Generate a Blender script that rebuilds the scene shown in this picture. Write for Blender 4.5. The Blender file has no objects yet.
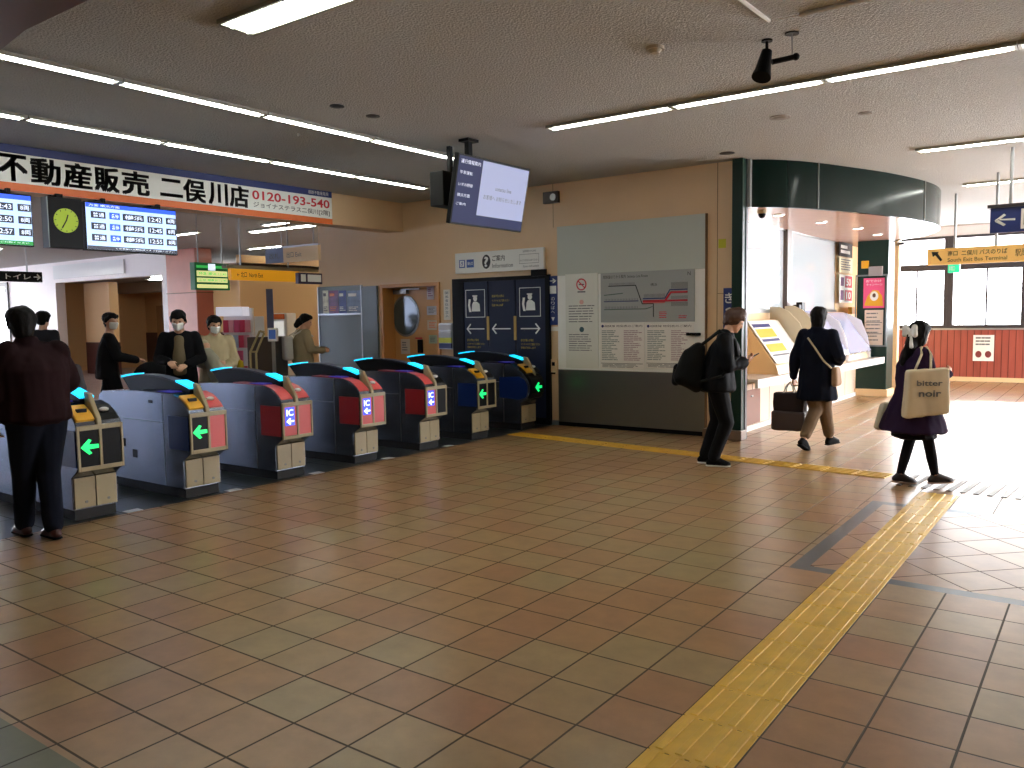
import bpy, bmesh, math, random
from mathutils import Vector, Matrix, noise
random.seed(7)
S = bpy.context.scene
C = S.collection
PI = math.pi
# ------------------------------------------------------------------ camera
FPX, YAW, PITCH, ROLL, H = 823.03, 0.631286, -0.0801895, -0.0149774, 1.65
_cy, _sy = math.cos(YAW), math.sin(YAW)
FW = Vector((-_sy*math.cos(PITCH), _cy*math.cos(PITCH), math.sin(PITCH)))
_r = Vector((_cy, _sy, 0)); _u = _r.cross(FW)
RT = _r*math.cos(ROLL) + _u*math.sin(ROLL); UP = _u*math.cos(ROLL) - _r*math.sin(ROLL)
cam_d = bpy.data.cameras.new('camera'); cam = bpy.data.objects.new('camera', cam_d); C.objects.link(cam)
m = Matrix((RT, UP, -FW)).transposed().to_4x4(); m.translation = Vector((0, 0, H)); cam.matrix_world = m
cam_d.sensor_width = 36; cam_d.lens = FPX/1024*36; cam_d.clip_end = 300; cam_d.clip_start = .05
S.camera = cam
# measured distances from the photograph: a sight line meets a plane of the place
def ray(x, y): return FW + RT*((x-512)/FPX) - UP*((y-384)/FPX)
def PY(x, y, Y): d = ray(x, y); return d*(Y/d.y) + Vector((0, 0, H))
def PX(x, y, X): d = ray(x, y); return d*(X/d.x) + Vector((0, 0, H))
def PZ(x, y, Z=0): d = ray(x, y); return d*((Z-H)/d.z) + Vector((0, 0, H))

# ------------------------------------------------------------------ materials
def rgb(r, g, b):
    f = lambda c: (c/255/12.92) if c/255 <= .04045 else ((c/255+.055)/1.055)**2.4
    return (f(r), f(g), f(b), 1)
MATS = {}
def mat(name, col, rough=.5, metal=0, emit=0, bump=0, bscale=40, var=0, vscale=5, spec=.5, stretch=None, trans=0, coat=0):
    if name in MATS: return MATS[name]
    m = bpy.data.materials.new(name); m.use_nodes = True; nt = m.node_tree; N, L = nt.nodes, nt.links
    b = N['Principled BSDF']; c = rgb(*col)
    b.inputs['Base Color'].default_value = c; b.inputs['Roughness'].default_value = rough
    b.inputs['Metallic'].default_value = metal; b.inputs['Specular IOR Level'].default_value = spec
    b.inputs['Transmission Weight'].default_value = trans; b.inputs['Coat Weight'].default_value = coat
    if emit:
        b.inputs['Emission Color'].default_value = c; b.inputs['Emission Strength'].default_value = emit
    tc = N.new('ShaderNodeTexCoord'); mp = N.new('ShaderNodeMapping'); L.new(tc.outputs['Object'], mp.inputs['Vector'])
    if stretch: mp.inputs['Scale'].default_value = stretch
    if var:
        n = N.new('ShaderNodeTexNoise'); n.inputs['Scale'].default_value = vscale; n.inputs['Detail'].default_value = 5
        L.new(mp.outputs[0], n.inputs['Vector'])
        mr = N.new('ShaderNodeMapRange'); mr.inputs[1].default_value = .3; mr.inputs[2].default_value = .7
        mr.inputs[3].default_value = 1-var; mr.inputs[4].default_value = 1+var; L.new(n.outputs['Fac'], mr.inputs[0])
        mx = N.new('ShaderNodeVectorMath'); mx.operation = 'SCALE'; mx.inputs[0].default_value = c[:3]
        L.new(mr.outputs[0], mx.inputs['Scale']); L.new(mx.outputs[0], b.inputs['Base Color'])
    if bump:
        n = N.new('ShaderNodeTexNoise'); n.inputs['Scale'].default_value = bscale; n.inputs['Detail'].default_value = 4
        L.new(mp.outputs[0], n.inputs['Vector'])
        bp = N.new('ShaderNodeBump'); bp.inputs['Strength'].default_value = bump; bp.inputs['Distance'].default_value = .01
        L.new(n.outputs['Fac'], bp.inputs['Height']); L.new(bp.outputs[0], b.inputs['Normal'])
    MATS[name] = m; return m

def tile_mat(name, c1, c2, c3, mortar, size=.3215, ox=0, oy=0, rough=.285, rot=0, msize=.006, bstr=.4):
    m = bpy.data.materials.new(name); m.use_nodes = True; nt = m.node_tree; N, L = nt.nodes, nt.links
    b = N['Principled BSDF']; g = N.new('ShaderNodeNewGeometry'); mp = N.new('ShaderNodeMapping'); mp.vector_type = 'POINT'
    mp.inputs['Location'].default_value = (-ox, -oy, 0); mp.inputs['Rotation'].default_value = (0, 0, rot)
    L.new(g.outputs['Position'], mp.inputs['Vector'])
    br = N.new('ShaderNodeTexBrick'); br.offset = 0; br.squash = 1
    br.inputs['Scale'].default_value = 1; br.inputs['Brick Width'].default_value = size; br.inputs['Row Height'].default_value = size
    br.inputs['Mortar Size'].default_value = msize; br.inputs['Mortar Smooth'].default_value = .3
    br.inputs['Color1'].default_value = (0, 0, 0, 1); br.inputs['Color2'].default_value = (1, 1, 1, 1); br.inputs['Mortar'].default_value = (.5, .5, .5, 1)
    L.new(mp.outputs[0], br.inputs['Vector'])
    cr = N.new('ShaderNodeValToRGB'); e = cr.color_ramp.elements; e[0].position = 0; e[0].color = rgb(*c1); e[1].position = 1; e[1].color = rgb(*c3)
    k = cr.color_ramp.elements.new(.5); k.color = rgb(*c2)
    n1 = N.new('ShaderNodeTexNoise'); n1.inputs['Scale'].default_value = .55; n1.inputs['Detail'].default_value = 2; L.new(g.outputs['Position'], n1.inputs['Vector'])
    n2 = N.new('ShaderNodeTexNoise'); n2.inputs['Scale'].default_value = 6; n2.inputs['Detail'].default_value = 6; n2.inputs['Roughness'].default_value = .65; L.new(g.outputs['Position'], n2.inputs['Vector'])
    a = N.new('ShaderNodeMath'); a.operation = 'MULTIPLY_ADD'; a.inputs[1].default_value = .62; L.new(br.outputs['Color'], a.inputs[0])
    s = N.new('ShaderNodeMath'); s.operation = 'MULTIPLY_ADD'; s.inputs[1].default_value = .5; s.inputs[2].default_value = -.06; L.new(n1.outputs['Fac'], s.inputs[0]); L.new(s.outputs[0], a.inputs[2])
    L.new(a.outputs[0], cr.inputs[0])
    mr = N.new('ShaderNodeMapRange'); mr.inputs[1].default_value = .3; mr.inputs[2].default_value = .7; mr.inputs[3].default_value = .86; mr.inputs[4].default_value = 1.14; L.new(n2.outputs['Fac'], mr.inputs[0])
    vm = N.new('ShaderNodeVectorMath'); vm.operation = 'SCALE'; L.new(cr.outputs[0], vm.inputs[0]); L.new(mr.outputs[0], vm.inputs['Scale'])
    mx = N.new('ShaderNodeMix'); mx.data_type = 'RGBA'; L.new(br.outputs['Fac'], mx.inputs[0]); L.new(vm.outputs[0], mx.inputs[6]); mx.inputs[7].default_value = rgb(*mortar)
    L.new(mx.outputs[2], b.inputs['Base Color'])
    rr = N.new('ShaderNodeMapRange'); rr.inputs[3].default_value = rough; rr.inputs[4].default_value = .8; L.new(br.outputs['Fac'], rr.inputs[0])
    r2 = N.new('ShaderNodeMath'); r2.operation = 'MULTIPLY_ADD'; r2.inputs[1].default_value = 0; L.new(n2.outputs['Fac'], r2.inputs[0]); L.new(rr.outputs[0], r2.inputs[2])
    L.new(r2.outputs[0], b.inputs['Roughness'])
    bp = N.new('ShaderNodeBump'); bp.invert = True; bp.inputs['Strength'].default_value = bstr; bp.inputs['Distance'].default_value = .004
    L.new(br.outputs['Fac'], bp.inputs['Height']); L.new(bp.outputs[0], b.inputs['Normal'])
    return m

M = dict(
 steel=mat('brushed_steel', (124, 130, 142), .2, .9, bump=.05, bscale=30, stretch=(1, 1, 25), var=.06),
 steel_dk=mat('dark_steel', (125, 125, 120), .32, .85, bump=.04, bscale=20, stretch=(25, 1, 1)),
 black=mat('black_plastic', (6, 6, 8), .4, spec=.12), black_m=mat('matt_black', (14, 14, 15), .7),
 gate_beige=mat('gate_beige', (160, 146, 112), .4), white=mat('white_paint', (235, 235, 232), .4),
 cream=mat('wall_cream', (220, 190, 150), .5, var=.03, vscale=2, bump=.02, bscale=60),
 cream2=mat('wall_cream_pale', (222, 192, 148), .5, var=.03, vscale=2),
 green=mat('dark_green_panel', (3, 24, 20), .16, spec=.18), green2=mat('dark_green_column', (8, 42, 34), .3, spec=.3),
 red=mat('gate_red', (214, 84, 84), .4), redside=mat('gate_red_side', (150, 36, 42), .3),
 blueside=mat('gate_blue_side', (8, 34, 92), .3), yellow=mat('gate_yellow', (226, 164, 22), .4),
 cyan=mat('cyan_lamp', (20, 190, 235), .4, emit=1.6), arrow=mat('green_lamp', (20, 235, 120), .4, emit=1.1),
 icblue=mat('blue_screen', (40, 62, 225), .3, emit=1.0), icwhite=mat('white_lamp', (225, 235, 255), .3, emit=1.2),
 purple=mat('reader_purple', (60, 50, 170), .3, emit=.25), ink=mat('ink', (24, 24, 26), .6), inkgrey=mat('ink_grey', (110, 112, 112), .6),
 navy=mat('navy_panel', (24, 33, 58), .45, spec=.25), signwhite=mat('sign_white', (238, 240, 234), .4), signblue=mat('sign_blue', (24, 44, 110), .4),
 signorange=mat('sign_orange', (226, 110, 40), .45), signred=mat('sign_red', (205, 30, 50), .5), yell_ink=mat('yellow_ink', (205, 180, 60), .6),
 skin=mat('skin', (206, 160, 132), .5), hair=mat('hair_black', (11, 9, 9), .6, spec=.15, bump=.3, bscale=90), hair_br=mat('hair_brown', (72, 42, 28), .5, bump=.3, bscale=90),
 mask=mat('mask_white', (232, 232, 230), .8), shoe=mat('shoe_black', (7, 7, 8), .75, spec=.1), shoesole=mat('sole_white', (225, 225, 222), .6),
 tube=mat('fluorescent_tube', (250, 252, 244), .4, emit=22), housing=mat('lamp_housing', (150, 150, 140), .3, .4),
 wood=mat('red_wood', (158, 78, 64), .35, var=.18, vscale=8, stretch=(1, 1, .12)),
 brown=mat('brown_wainscot', (76, 38, 28), .4, var=.1), pinkw=mat('pink_white_wall', (236, 228, 228), .5), salmon=mat('salmon_column', (196, 120, 102), .3, var=.04),
 frame_dk=mat('window_frame_dark', (62, 58, 62), .4, .3), alum=mat('aluminium', (170, 172, 172), .35, .8),
 greypanel=mat('grey_panel', (112, 122, 124), .4), bag_cream=mat('canvas_cream', (222, 208, 180), .85, bump=.2, bscale=120),
 paper=mat('paper', (236, 234, 226), .7), brass=mat('brass', (170, 140, 80), .35, .8),
)

# ------------------------------------------------------------------ object helpers
def tag(o, label=None, cat=None, group=None, kind=None):
    if label: o['label'] = label
    if cat: o['category'] = cat
    if group: o['group'] = group
    if kind: o['kind'] = kind
    return o
def thing(name, label, cat, loc=(0, 0, 0), rz=0, group=None, kind=None):
    o = bpy.data.objects.new(name, None); C.objects.link(o); o.location = loc; o.rotation_euler = (0, 0, rz); o.empty_display_size = .1
    return tag(o, label, cat, group, kind)
def link(name, bm, material, parent=None, smooth=False, loc=(0, 0, 0)):
    me = bpy.data.meshes.new(name); bm.to_mesh(me); bm.free()
    o = bpy.data.objects.new(name, me); C.objects.link(o); o.location = loc
    for mm in (material if isinstance(material, (list, tuple)) else [material]): me.materials.append(mm)
    if smooth:
        for p in me.polygons: p.use_smooth = True
    if parent: o.parent = parent
    return o
def box(bm, x0, x1, y0, y1, z0, z1, bev=0, mi=0):
    vs = [bm.verts.new((x, y, z)) for x in (x0, x1) for y in (y0, y1) for z in (z0, z1)]
    fs = [bm.faces.new([vs[i] for i in q]) for q in ((0, 1, 3, 2), (4, 6, 7, 5), (0, 4, 5, 1), (2, 3, 7, 6), (0, 2, 6, 4), (1, 5, 7, 3))]
    for f in fs: f.material_index = mi
    if bev:
        es = list({e for f in fs for e in f.edges})
        r = bmesh.ops.bevel(bm, geom=es, offset=bev, segments=2, affect='EDGES', profile=.5)
        for f in r['faces']: f.material_index = mi
    return bm
def B(*a, **k): return box(bmesh.new(), *a, **k)
def boxes(lst, bev=0):
    bm = bmesh.new()
    for a in lst: box(bm, *a, bev=bev)
    return bm
def prism(bm, pts, axis, a0, a1, bev=0):
    """pts: outline in the two other axes; extruded along axis from a0 to a1"""
    def mk(p, a):
        return {'x': (a, p[0], p[1]), 'y': (p[0], a, p[1]), 'z': (p[0], p[1], a)}[axis]
    A = [bm.verts.new(mk(p, a0)) for p in pts]; D = [bm.verts.new(mk(p, a1)) for p in pts]
    fs = [bm.faces.new(A), bm.faces.new(D[::-1])]; n = len(pts)
    for i in range(n): fs.append(bm.faces.new((A[i], D[i], D[(i+1) % n], A[(i+1) % n])))
    bmesh.ops.recalc_face_normals(bm, faces=fs)
    if bev: bmesh.ops.bevel(bm, geom=list({e for f in fs[:2] for e in f.edges}), offset=bev, segments=2, affect='EDGES')
    return bm
def cyl(bm, p0, p1, r0, r1=None, n=16, cap=True):
    p0, p1 = Vector(p0), Vector(p1); r1 = r0 if r1 is None else r1; d = p1-p0
    q = d.to_track_quat('Z', 'Y').to_matrix().to_4x4(); q.translation = (p0+p1)/2
    bmesh.ops.create_cone(bm, cap_ends=cap, segments=n, radius1=r0, radius2=r1, depth=d.length, matrix=q); return bm
def tube(bm, pts, r, n=8):
    for a, b in zip(pts, pts[1:]): cyl(bm, a, b, r, n=n)
    for p in pts[1:-1]: bmesh.ops.create_uvsphere(bm, u_segments=n, v_segments=6, radius=r, matrix=Matrix.Translation(p))
    return bm
def ell(bm, c, r, n=14, rot=None):
    m = Matrix.Translation(c) @ (rot or Matrix()) @ Matrix.Diagonal((*r, 1)); bmesh.ops.create_uvsphere(bm, u_segments=n, v_segments=max(6, n*2//3), radius=1, matrix=m); return bm
def disc(bm, c, rx, rz, y0, y1, n=32):
    return prism(bm, [(c[0]+rx*math.cos(2*PI*i/n), c[1]+rz*math.sin(2*PI*i/n)) for i in range(n)], 'y', y0, y1)

def text_bm(items, y=0, thick=.0015, bm=None):
    """items: (string, x0, x1, z0, z1): each string set to fill its rectangle, standing in local XZ, facing -Y"""
    bm = bm or bmesh.new()
    for it in items:
        s, x0, x1, z0, z1 = it[:5]; cu = bpy.data.curves.new('lettering', 'FONT'); cu.body = s; cu.size = 1
        if len(it) > 5: cu.offset = it[5]
        cu.resolution_u = 3
        ob = bpy.data.objects.new('lettering', cu); C.objects.link(ob); bpy.context.view_layer.update()
        ev = ob.evaluated_get(bpy.context.evaluated_depsgraph_get()); me = bpy.data.meshes.new_from_object(ev)
        bpy.data.objects.remove(ob); bpy.data.curves.remove(cu)
        if len(me.vertices):
            xs = [v.co.x for v in me.vertices]; ys = [v.co.y for v in me.vertices]
            ax, bx, ay, by = min(xs), max(xs), min(ys), max(ys)
            for v in me.vertices:
                v.co = Vector((x0+(v.co.x-ax)/(bx-ax or 1)*(x1-x0), y-thick, z0+(v.co.y-ay)/(by-ay or 1)*(z1-z0)))
            bm.from_mesh(me)
        bpy.data.meshes.remove(me)
    return bm
def rects(lst, y=0, thick=.0015):
    bm = bmesh.new()
    for x0, x1, z0, z1 in lst: box(bm, x0, x1, y-thick, y, z0, z1)
    return bm
def lines(x0, x1, z0, z1, n, rnd=.25, h=.45, seed=1, gap=0):
    """n rows of small print between z1 (top) and z0"""
    r = random.Random(seed); out = []; p = (z1-z0)/n
    for i in range(n):
        zt = z1-i*p; x = x0; xe = x1-(x1-x0)*rnd*r.random()
        while x < xe-.01:
            w = min((xe-x), (x1-x0)*(.12+.3*r.random())); out.append((x, x+w*.9, zt-p*h, zt)); x += w
    return out
def arrow_pts(cx, cz, w, h, left=True):
    s = -1 if left else 1
    return [(cx+s*w/2, cz), (cx+s*w*.05, cz+h/2), (cx-s*w*.12, cz+h*.42), (cx+s*w*.06, cz+h*.15), (cx-s*w/2, cz+h*.13), (cx-s*w/2, cz-h*.13), (cx+s*w*.06, cz-h*.15), (cx-s*w*.12, cz-h*.42), (cx+s*w*.05, cz-h/2)]
def st(name, bm, m, smooth=False): return tag(link(name, bm, m, smooth=smooth), kind='structure')

# ------------------------------------------------------------------ SETTING
CEIL = 3.65; WY = 10.55
T = .3215; OX = -1.063; OY = 3.06
tan = tile_mat('tan_floor_tiles', (148, 102, 68), (160, 124, 82), (146, 134, 94), (72, 60, 42), T, OX, OY)
grn = tile_mat('green_border_tiles', (92, 92, 60), (98, 98, 66), (106, 104, 72), (62, 56, 40), T, OX, OY)
drk = tile_mat('dark_gate_tiles', (40, 46, 48), (44, 50, 54), (50, 56, 60), (60, 62, 60), T*2, -6.9, OY, rough=.3)
pnk = tile_mat('pink_far_tiles', (150, 122, 118), (156, 128, 122), (162, 136, 130), (120, 100, 96), T, OX, OY)
diag = tile_mat('diagonal_inlay_tiles', (144, 106, 74), (158, 120, 84), (166, 136, 100), (74, 52, 38), T, OX, OY, rot=PI/4)
greyt = mat('grey_inlay_tiles', (66, 72, 76), .35, var=.1, vscale=12)
FX = -6.9; GY = 1.42
IX0, IX1, IY0, IY1 = -1.66, 3.2, 5.30, 7.62
def flat(name, quads, m, z=0, t=.1):
    bm = bmesh.new()
    for x0, x1, y0, y1 in quads: box(bm, x0, x1, y0, y1, z-t, z)
    return st(name, bm, m)
flat('floor', [(FX, 6, GY, IY0), (FX, IX0, IY0, IY1), (IX1, 6, IY0, IY1), (FX, 6, IY1, 24)], tan)
flat('floor_green_border', [(FX, 6, -4, GY)], grn)
flat('floor_gate_bay', [(-9.3, FX, -4, 24)], drk)
flat('floor_far_hall', [(-44, -9.3, -4, 30)], pnk)
w_ = .105
flat('floor_inlay_band', [(IX0, IX1, IY0, IY0+w_), (IX0, IX1, IY1-w_, IY1), (IX0, IX0+w_, IY0+w_, IY1-w_), (IX1-w_, IX1, IY0+w_, IY1-w_)], greyt)
flat('floor_inlay', [(IX0+w_, IX1-w_, IY0+w_, IY1-w_)], diag)

# ceiling
cm = mat('ceiling_texture', (184, 184, 180), .9, bump=.9, bscale=55, var=.05, vscale=50)
nt = cm.node_tree
for n in nt.nodes:
    if n.type == 'BUMP': n.inputs['Distance'].default_value = .02
st('ceiling', B(-44, 6, -4, 30, CEIL, CEIL+.2), cm)
# back wall with the service door opening
wm = boxes([(-12.2, -10.56, WY, WY+.2, 0, CEIL), (-9.18, -4.0, WY, WY+.2, 0, CEIL), (-10.56, -9.18, WY, WY+.2, 2.27, CEIL), (-12.2, -12.0, WY+.2, 20, 0, CEIL), (-10.56, -9.18, WY+.62, WY+.72, 0, 2.27)])
st('wall_back', wm, M['cream'])
st('baseboard_back', boxes([(-9.18, -3.9, WY-.012, WY, 0, .07), (-12.2, -10.62, WY-.012, WY, 0, .07)]), M['greypanel'])
seam = mat('joint_brown', (120, 92, 62), .7)
st('trim_1', boxes([(-4.3, -4.292, WY-.003, WY, 0, CEIL), (-4.292, -4.02, WY-.003, WY, 1.93, 1.936), (-6.9, -6.893, WY-.002, WY, 3.0, CEIL)]), seam)
# bulkhead over the gates
st('wall_bulkhead', B(-10.35, -10.0, -4, WY, 3.16, CEIL), M['cream'])
# soffit at the near left
p = PZ(29, 31, 3.3); q = PZ(0, 54, 3.3)
st('ceiling_soffit', prism(bmesh.new(), [(p.x, p.y), (-2.6, p.y), (-2.6, -4), (-9.8, -4), (-9.8, q.y-.6), (q.x, q.y)], 'z', 3.3, CEIL, bev=.02), mat('brown_soffit', (100, 62, 36), .3))
# walls behind and beside the viewer
st('wall_behind', boxes([(-11, 6, -4.2, -4, 0, CEIL), (-44, -42, -4.2, -4, 0, CEIL), (-21.5, -11, -4.2, -4, 0, CEIL), (-42, -21.5, -4.2, -4, 3.0, CEIL), (-42, -21.5, -4.2, -4, 0, .3)]), M['cream'])
st('wall_right', boxes([(5.8, 6, -4, 11.5, 0, CEIL), (5.8, 6, 11.5, 21.8, 3.0, CEIL)]), M['cream'])
film = bpy.data.materials.new('dimming_film'); film.use_nodes = True; nt = film.node_tree; nt.nodes.clear()
o_ = nt.nodes.new('ShaderNodeOutputMaterial'); t_ = nt.nodes.new('ShaderNodeBsdfTranslucent'); t_.inputs[0].default_value = (.46, .50, .58, 1); nt.links.new(t_.outputs[0], o_.inputs[0])  # translucent film added to dim the sky through the unseen glazing
f = thing('window_40', None, None, (-42, -4.1, .3), kind='structure')  # unseen glazing added so the gate sides catch a bright reflection
for k in range(9): link('glass_pane', B(k*2.28+.04, k*2.28+2.24, -.01, .01, .04, 2.66), film, f)
link('window_frame', boxes([(k*2.28-.04, k*2.28+.04, -.05, .05, 0, 2.7) for k in range(10)]+[(0, 20.5, -.05, .05, 2.66, 2.7), (0, 20.5, -.05, .05, 0, .04)]), M['frame_dk'], f)
# far wall with windows
FY = 22.
z0, z1 = 1.24, 3.42
st('wall_far', B(-9, 6, FY, FY+.2, 0, z0), M['wood'])
st('wall_far_upper', boxes([(-9, 6, FY, FY+.2, z1, CEIL), (-9, -4.62, FY, FY+.2, z0, z1)]), M['pinkw'])
grv = bmesh.new()
x = -4.6
while x < 5.9: box(grv, x, x+.012, FY-.006, FY, .1, z0); x += .14
st('trim_2', grv, mat('wainscot_groove', (84, 30, 24), .6))
st('baseboard_far', B(-9, 6, FY-.02, FY, 0, .1), M['cream2'])
k = 1; xs = [-4.62, -3.16, -1.66, -.16, 1.34, 2.84, 4.34, 5.84]
for i in range(len(xs)-1):
    a, b = xs[i], xs[i+1]; f = thing('window_%d' % k, 'dark framed window', None, (a, FY, 0), kind='structure'); k += 1
    del f['label']; W = b-a
    lst = [(0, .06, -.04, .1, z0, z1), (W-.06, W, -.04, .1, z0, z1), (.06, W-.06, -.04, .1, z0, z0+.09), (.06, W-.06, -.04, .1, z1-.06, z1), (.06, W-.06, -.05, .1, 2.62, 2.78), (W/2-.02, W/2+.02, -.02, .08, z0+.09, 2.62)]
    if i % 2 == 0: lst.append((W-.14, W-.06, -.045, .1, z0, z1))
    link('window_frame', boxes(lst), M['frame_dk'], f)
st('trim_3', B(-9, 6, FY-.07, FY, z0-.03, z0+.01), M['alum'])

# tactile paving
ty = mat('tactile_yellow', (222, 178, 54), .42, var=.1, vscale=9, bump=.05, bscale=30)
def tact_tiles(bm, x0, x1, y0, y1, along='y'):
    box(bm, x0+.002, x1-.002, y0+.004, y1-.004, 0, .004, bev=.0015)
    for j in range(4):
        if along == 'y': c = x0+(x1-x0)*(j+.5)/4; box(bm, c-.03, c+.03, y0-.010, y0+.008, .0005, .006, bev=.002)
    n = 4
    for j in range(n):
        if along == 'y':
            c = x0+(x1-x0)*(j+.5)/n; box(bm, c-.016, c+.016, y0+.012, y1-.012, .004, .011, bev=.003)
        else:
            c = y0+(y1-y0)*(j+.5)/n; box(bm, x0+.015, x1-.015, c-.015, c+.015, .004, .009, bev=.002)
bm = bmesh.new(); y = OY-T*8; X1 = OX; 
while y < 8.2: tact_tiles(bm, X1-T, X1, y, y+T, 'y'); y += T
st('floor_tactile_strip', bm, ty)
bm = bmesh.new(); n = 16
for i in range(n): tact_tiles(bm, i*T, (i+1)*T, -.15, .15, 'x')
o = st('floor_tactile_strip_cross', bm, ty); o.location = (-6.88, 9.43, 0); o.rotation_euler = (0, 0, math.atan2(-.66, 5.75))
bm = bmesh.new()
for i in range(26): box(bm, i*.11, i*.11+.045, -.36, .28, 0, .006, bev=.001)
o = st('floor_metal_studs', bm, mat('stud_metal', (72, 66, 56), .5)); o.location = (-1.6, 8.78, 0); o.rotation_euler = (0, 0, -.09)

# ------------------------------------------------------------------ TICKET GATES
SLOPE = [(.12, .80), (.105, .84), (.06, .885), (0, .925), (-.06, .955), (-.16, .98)]
def gate(y, label, side, front, near_top, far_panel, far_top, stickers=False, last=False):
    g = thing('ticket_gate', label, 'ticket gate', (-7.0, y, 0), group='ticket gates in a row')
    W = .39
    link('plinth', B(-1.47, -.01, .02, W-.02, 0, .09), M['black_m'], g)
    if last:
        prof = [(-1.5, .09), (-.02, .09), (-.02, .34), (.02, .42), (.10, .46), (.16, .55), (.17, .64), (.14, .74), (.06, .82), (-.04, .90), (-.16, .965), (-.75, .985), (-1.42, .96), (-1.5, .90)]
    else:
        prof = [(-1.5, .09), (0, .09), (0, .36), (.10, .425), (.12, .45)] + SLOPE + [(-.75, .99), (-1.42, .965), (-1.5, .91)]
    link('cabinet', prism(bmesh.new(), prof, 'y', 0, W, bev=.006), M['steel'], g)
    sd = M[side]
    if last:
        pr = [(-.38, .47), (-.02, .45), (.10, .49), (.13, .58), (.13, .66), (.08, .75), (-.02, .79), (-.38, .77)]
        link('side_panel', prism(bmesh.new(), pr, 'y', -.006, -.0005), sd, g)
        pr = [(.05, .46), (.12, .47), (.185, .55), (.19, .66), (.16, .76), (.10, .82), (.05, .83)]
        link('front_display', prism(bmesh.new(), pr, 'y', .02, .36, bev=.01), M['black'], g)
        link('arrow_light', prism(bmesh.new(), arrow_pts(.20, .63, .17, .14), 'x', .188, .194), M['arrow'], g)
    else:
        link('side_panel', B(-.22, .105, -.006, -.0005, .46, .775, bev=.003), sd, g)
        bz = boxes([(.12, .14, 0, .02, .43, .81), (.12, .14, W-.02, W, .43, .81), (.12, .14, W/2-.012, W/2+.012, .45, .79), (.12, .14, .02, W-.02, .43, .465), (.12, .14, .02, W-.02, .77, .81)], bev=.003)
        link('bezel', bz, M['gate_beige'], g)
        d = link('front_display', B(.1205, .13, .02, W/2-.012, .465, .77), M['black'] if front == 'arrow' else M['red'], g)
        if front == 'arrow':
            link('arrow_light', prism(bmesh.new(), arrow_pts(.102, .63, .15, .13), 'x', .1302, .134), M['arrow'], d)
        else:
            link('screen', B(.1302, .133, .035, .155, .57, .76), M['icblue'], d)
            t = text_bm([('IC', .05, .14, .67, .74, .03)]);
            for v in t.verts: v.co = Vector((.1345, v.co.x, v.co.z))
            link('lettering', t, M['icwhite'], d)
            link('arrow_light', prism(bmesh.new(), arrow_pts(.095, .615, .10, .07), 'x', .1332, .136), M['icwhite'], d)
        link('side_display', B(.1205, .13, W/2+.012, W-.02, .465, .77), M[far_panel], g)
    # leg cover with two doors
    lc = link('leg_cover', boxes([(.0005, .012, .015, W/2-.004, .10, .36), (.0005, .012, W/2+.004, W-.015, .10, .36)], bev=.003), M['gate_beige'], g)
    lk = bmesh.new()
    for yy in (.11, .30): cyl(lk, (.012, yy, .15), (.018, yy, .15), .012)
    link('lock', lk, M['steel_dk'], lc)
    # sloped top parts
    def onslope(y0, y1, h, pts, m, name, bev=.004):
        base = [(a, b) for a, b in pts]; up = [(a+h*.6, b+h*.8) for a, b in pts]
        return link(name, prism(bmesh.new(), base+up[::-1], 'y', y0, y1, bev=bev), M[m], g)
    nt_ = near_top
    onslope(.012, W/2-.03, .022 if nt_ == 'yellow' else .008, SLOPE[1:5] if nt_ == 'yellow' else SLOPE[1:], nt_, 'ticket_slot')
    if nt_ == 'yellow': link('slot_mouth', B(.03, .06, .05, .13, .915, .945), M['black'], g)
    onslope(W/2+.03, W-.012, .008, SLOPE[1:], far_top, 'return_slot')
    rd = bmesh.new(); ell(rd, (.03, .29, .922), (.035, .04, .02)); link('card_sensor', rd, M['white'], g, smooth=True)
    link('card_reader', B(-.42, -.20, .02, W/2-.05, .985, 1.0, bev=.004), M['purple'], g)
    rt = link('reader_plate', prism(bmesh.new(), [(-.7, .985), (-.16, .975), (-.2, .99), (-.7, 1.0)], 'y', .012, W/2-.04), M['black'] if side == 'blueside' else M['redside'], g)
    # divider post and arched sensor cover
    cyl_ = B(-.07, -.02, W/2-.022, W/2+.022, .9, 1.06, bev=.006)
    cyl_.free(); cyl_ = prism(bmesh.new(), [(.135, .80), (.125, .86), (.05, .97), (-.005, 1.06), (-.07, 1.075), (-.07, .93), (.0, .9)], 'y', W/2-.02, W/2+.02, bev=.004)
    link('divider_post', cyl_, M['gate_beige'], g)
    N_ = 16; x0_, x1_ = -1.28, -.06
    def arch(t): return 1.045+(.105)*math.sin(PI*(t*.86+.12))**.8-.04*(t)
    top = [(x0_+(x1_-x0_)*i/N_, arch(i/N_)) for i in range(N_+1)]
    bot = [(x0_+.12, .975), (x1_, .965)]
    link('sensor_cover', prism(bmesh.new(), [top[0]]+bot+top[::-1][:-1], 'y', W/2-.05, W/2+.05, bev=.008), M['black'], g)
    rim = top + [(a, b+.008) for a, b in top[::-1]]
    link('cover_rim', prism(bmesh.new(), rim, 'y', W/2-.052, W/2+.052), mat('rim_grey', (70, 78, 96), .4, spec=.2), g)
    for i0, i1 in ((0, 3), (13, 16)):
        seg = top[i0:i1+1]; pl = [(a, b+.005) for a, b in seg] + [(a, b+.022) for a, b in seg[::-1]]
        link('status_light', prism(bmesh.new(), pl, 'y', W/2-.062, W/2+.062), M['cyan'], g)
    # passage flap on the far side, door seams
    link('panel_seam', boxes([(-1.45, -.3, -.0025, 0, .70, .706), (-.31, -.304, -.0025, 0, .1, .98)]), M['steel_dk'], g)
    link('flap', B(-.95, -.6, W, W+.03, .45, .8, bev=.01), M['black'], g)
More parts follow.
